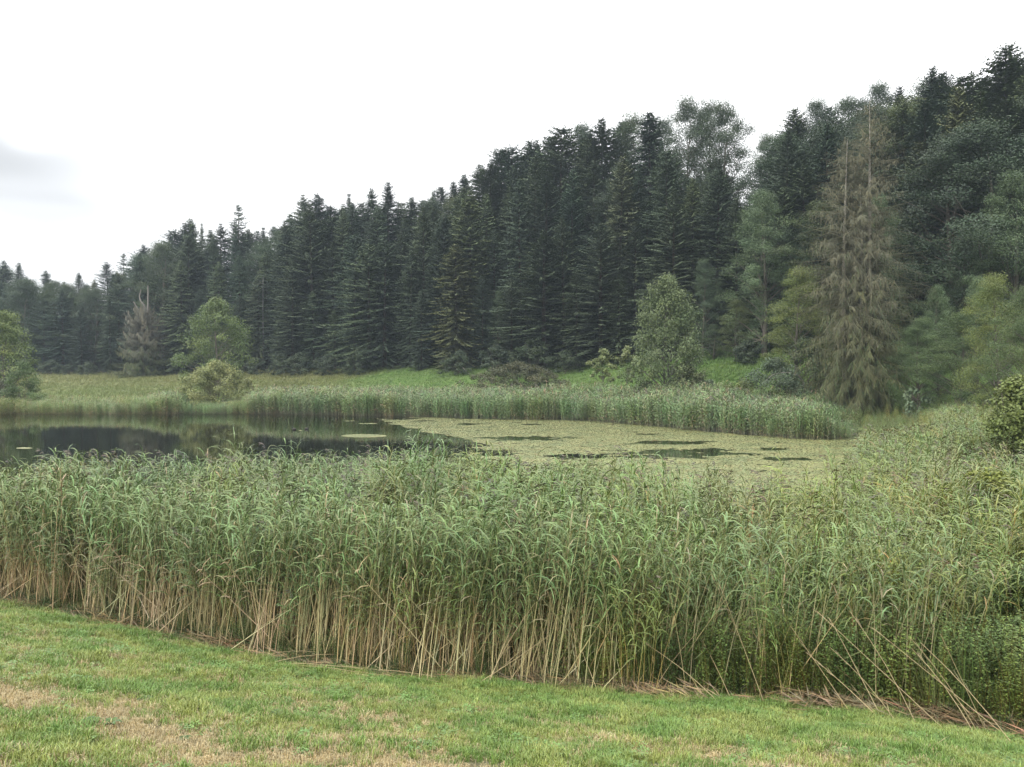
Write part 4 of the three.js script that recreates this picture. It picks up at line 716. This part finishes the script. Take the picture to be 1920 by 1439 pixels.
  for (let k = 0; k < 2600; k++) { const X = rr(-12, 7), s = X > 1.8 ? rr(-0.25, 0.95) + 0.15 * n2(X * 1.7, 4) : rr(-0.08, 1.3), D = edgeLine(X) + s * 1.066, pale = n2(X * 0.7, 8) + 0.4; if (R() > 0.15 + 0.85 * sstep(-0.2, 0.4, n2(X * 1.3 + 70, D * 1.3)) || (X > 1.8 && R() < 0.35)) continue; ls[k % 2].push([X, D, rr(0.4, 1.05) * (1 + 0.35 * sstep(2, 3.5, X)), mixc([0.85, 0.82, 0.75], [1.35, 1.4, 1.3], clamp(pale - 0.5 * sstep(1.5, 3, X), 0, 1)).map((q) => q * rr(0.8, 1.1))]); }
  const gl = stuffGroup('litter', 'withered brown stalks and dead leaves along the foot of the reeds', 'plant litter'); lit.forEach((q, k) => scatter(gl, 'dead_stalks', q, M.straw, ls[k]));
}
// dock plants in the lawn
{
  const docks = [0, 1].map(() => { const g = new THREE.Group(); const n = 7; for (let k = 0; k < n; k++) { const m = new MB(), a = k / n * 6.28 + rr(-0.3, 0.3), L = rr(0.09, 0.15), dx = Math.cos(a), dz = Math.sin(a), c = vary([0.08, 0.14, 0.035], 0.25); let p0 = null; for (let s = 0; s <= 4; s++) { const f = s / 4, w = L * 0.22 * Math.sin(0.25 + f * 2.75) + 0.002, y = 0.015 + 0.07 * Math.sin(f * 2.4), A = m.v(dx * L * f - dz * w, y + 0.008, dz * L * f + dx * w, c), Mi = m.v(dx * L * f, y, dz * L * f, c), B = m.v(dx * L * f + dz * w, y + 0.008, dz * L * f - dx * w, c); if (p0) { m.quad(p0[0], p0[1], Mi, A); m.quad(p0[1], p0[2], B, Mi); } p0 = [A, Mi, B]; } m.mesh('leaf', M.leaf, g, true); } return shade(g); });
  [[38, 1252, 0.8, 'small dark weed alone on the lawn at the left edge'], [162, 1277, 0.8, 'small dark weed on the lawn left of the dry strip'], [167, 1363, 1.2, 'broad-leaved dock in the lawn above the dry strip, left of its twin'], [205, 1366, 1.2, 'broad-leaved dock in the lawn above the dry strip, right of its twin'], [272, 1318, 1.0, 'dock plant in the grass below the brown bare spot'], [517, 1343, 0.9, 'dock plant in the lawn below the flat heap of stalks'], [445, 1213, 1.7, 'large-leaved dock plant at the foot of the reeds beside the flat heap'], [345, 1392, 0.8, 'pale dock leaf rosette beside the dry strip at the bottom']].forEach(([px, py, s, label], i) => {
    let d = 7; for (let k = 0; k < 60; k++) { const p = at(px, py, d); d += (p.y - ground(p.x, d)) * 1.6; }
    const p = at(px, py, d), t = docks[i % 2].clone(); t.position.set(p.x, ground(p.x, d), -d); t.rotation.y = rr(0, 6); t.scale.setScalar(s * 0.6); add(t, 'dock_plant'); tag(t, label, 'plant');
  });
}

// ------------------------------------------------------------------ lily pads and ducks
{
  const poly = [[715, 788], [800, 783.5], [900, 784.5], [1000, 786], [1100, 788.5], [1200, 794], [1300, 806], [1400, 816], [1480, 821], [1560, 820], [1622, 822], [1626, 850], [1640, 900], [1600, 960], [1200, 960], [1000, 905], [900, 868], [880, 850], [915, 836], [870, 822], [800, 812], [770, 803], [740, 796]];
  const gaps = [[1000, 797, 22, 1.6], [880, 796, 24, 1.5], [985, 823, 85, 4], [1262, 831, 72, 3.2], [1275, 852, 118, 9], [1100, 857, 70, 5], [1448, 843, 26, 3], [1215, 815, 20, 1.4], [1330, 846, 60, 3], [930, 850, 40, 6], [1480, 862, 60, 3], [800, 790, 22, 0.8]], extra = [[682, 818, 42, 3], [690, 795, 18, 0.8], [745, 796, 14, 1], [45, 841, 14, 1.2], [655, 790, 10, 0.5], [770, 772, 30, 1.4], [563, 808, 3, 0.5]];
  const inside = (x, y) => { let c = false; for (let i = 0, j = poly.length - 1; i < poly.length; j = i++) { const [a, b] = poly[i], [e, f] = poly[j]; if ((b > y) !== (f > y) && x < (e - a) * (y - b) / (f - b) + a) c = !c; } return c; };
  const m = new MB(), c0 = m.v(0, 0.004, 0, [0.9, 0.9, 0.85]); let ring = []; for (let k = 0; k < 10; k++) { const a = 0.25 + k / 9 * (6.28 - 0.5), r = 1 + 0.05 * Math.sin(k * 3); ring.push(m.v(Math.cos(a) * r, 0.02 * Math.sin(k * 2.1) + 0.02, Math.sin(a) * r, [1, 1, 1])); } for (let k = 0; k < 9; k++) m.tri(c0, ring[k + 1], ring[k]);
  const geo = m.geo(), spots = [];
  const put = (X, D, keepAll) => {
    const px = 960 + FOCAL * X / D, py = 690 + FOCAL * EYE / D; if (px < -20 || px > 1700) return;
    const w = 0.35 * n2(X * 0.5, D * 0.5) + 0.25 * n2(X * 1.6, D * 1.6);
    if (!keepAll) { if (!inside(px + w * 34, py + w * 5 + 2.5 * n2(X * 0.15, D * 0.2 + 3))) return; for (const [a, b, e, f] of gaps) if (((px - a) / e) ** 2 + ((py - b) / f) ** 2 < 1 + w * 2.2) return; if (n2(X * 0.35 + 8, D * 0.5) + 0.5 * n2(X * 1.3, D * 1.3) > 0.95) return; }
    const y = mixc([0.265, 0.27, 0.112], [0.19, 0.215, 0.088], clamp(0.5 + n2(X * 0.4, D * 0.4) * 0.7, 0, 1)); spots.push([X, D, rr(0.045, 0.085), vary(R() < 0.05 ? [0.27, 0.2, 0.09] : y, 0.16), rr(-0.035, 0.035), rr(-0.035, 0.035), rr(0.004, 0.016)]);
  };
  for (let X = -15; X < 26; X += 0.1) for (let D = 24; D < 80; D += 0.1 + Math.max(0, D - 45) * 0.002) put(X + rr(-0.05, 0.05), D + rr(-0.05, 0.05));
  for (const [a, b, e, f] of extra) for (let k = 0; k < e * f * 14; k++) { const t = R() * 6.28, r = Math.sqrt(R()), [X, D] = onWater(a + Math.cos(t) * r * e, b + Math.sin(t) * r * f); put(X, D, true); }
  console.log('pads', spots.length);
  const g = stuffGroup('lily_pads', 'yellow-green mat of lily pads covering the right half of the pond', 'lily pads'); scatter(g, 'lily_leaves', geo, M.pad, spots);
}
{
  const g = new THREE.Group(), body = new MB(), bill = new MB(), wing = new MB(), dk = [0.035, 0.03, 0.026];
  body.tube([[-0.24, 0.075, 0, 0.006], [-0.2, 0.07, 0, 0.03], [-0.12, 0.05, 0, 0.075], [-0.02, 0.04, 0, 0.098], [0.08, 0.045, 0, 0.088], [0.135, 0.075, 0, 0.055], [0.15, 0.115, 0, 0.036], [0.155, 0.15, 0, 0.032], [0.165, 0.185, 0, 0.04], [0.19, 0.2, 0, 0.036], [0.215, 0.198, 0, 0.014]], 10, dk, [0.025, 0.035, 0.028]);
  bill.tube([[0.2, 0.195, 0, 0.015], [0.235, 0.188, 0, 0.012], [0.255, 0.186, 0, 0.006]], 6, [0.3, 0.25, 0.1]);
  for (const s of [-1, 1]) wing.tube([[0.06, 0.075, s * 0.075, 0.01], [-0.03, 0.085, s * 0.085, 0.035], [-0.14, 0.095, s * 0.05, 0.02], [-0.2, 0.1, s * 0.02, 0.004]], 6, [0.07, 0.06, 0.05]);
  body.mesh('body', M.bark, g, true); bill.mesh('bill', M.bark, g, true); wing.mesh('wings', M.bark, g, true); shade(g);
  [[551, 806.5, 2.7, 'small dark duck on the open water, left of the pair'], [575, 805.5, -0.5, 'small dark duck on the open water, right of the pair']].forEach(([px, py, turn, label]) => { const [x, d] = onWater(px, py), t = g.clone(); t.position.set(x, 0, -d); t.rotation.y = turn; add(t, 'duck'); tag(t, label, 'duck', 'ducks on the pond'); });
}
renderer.render(scene, camera);
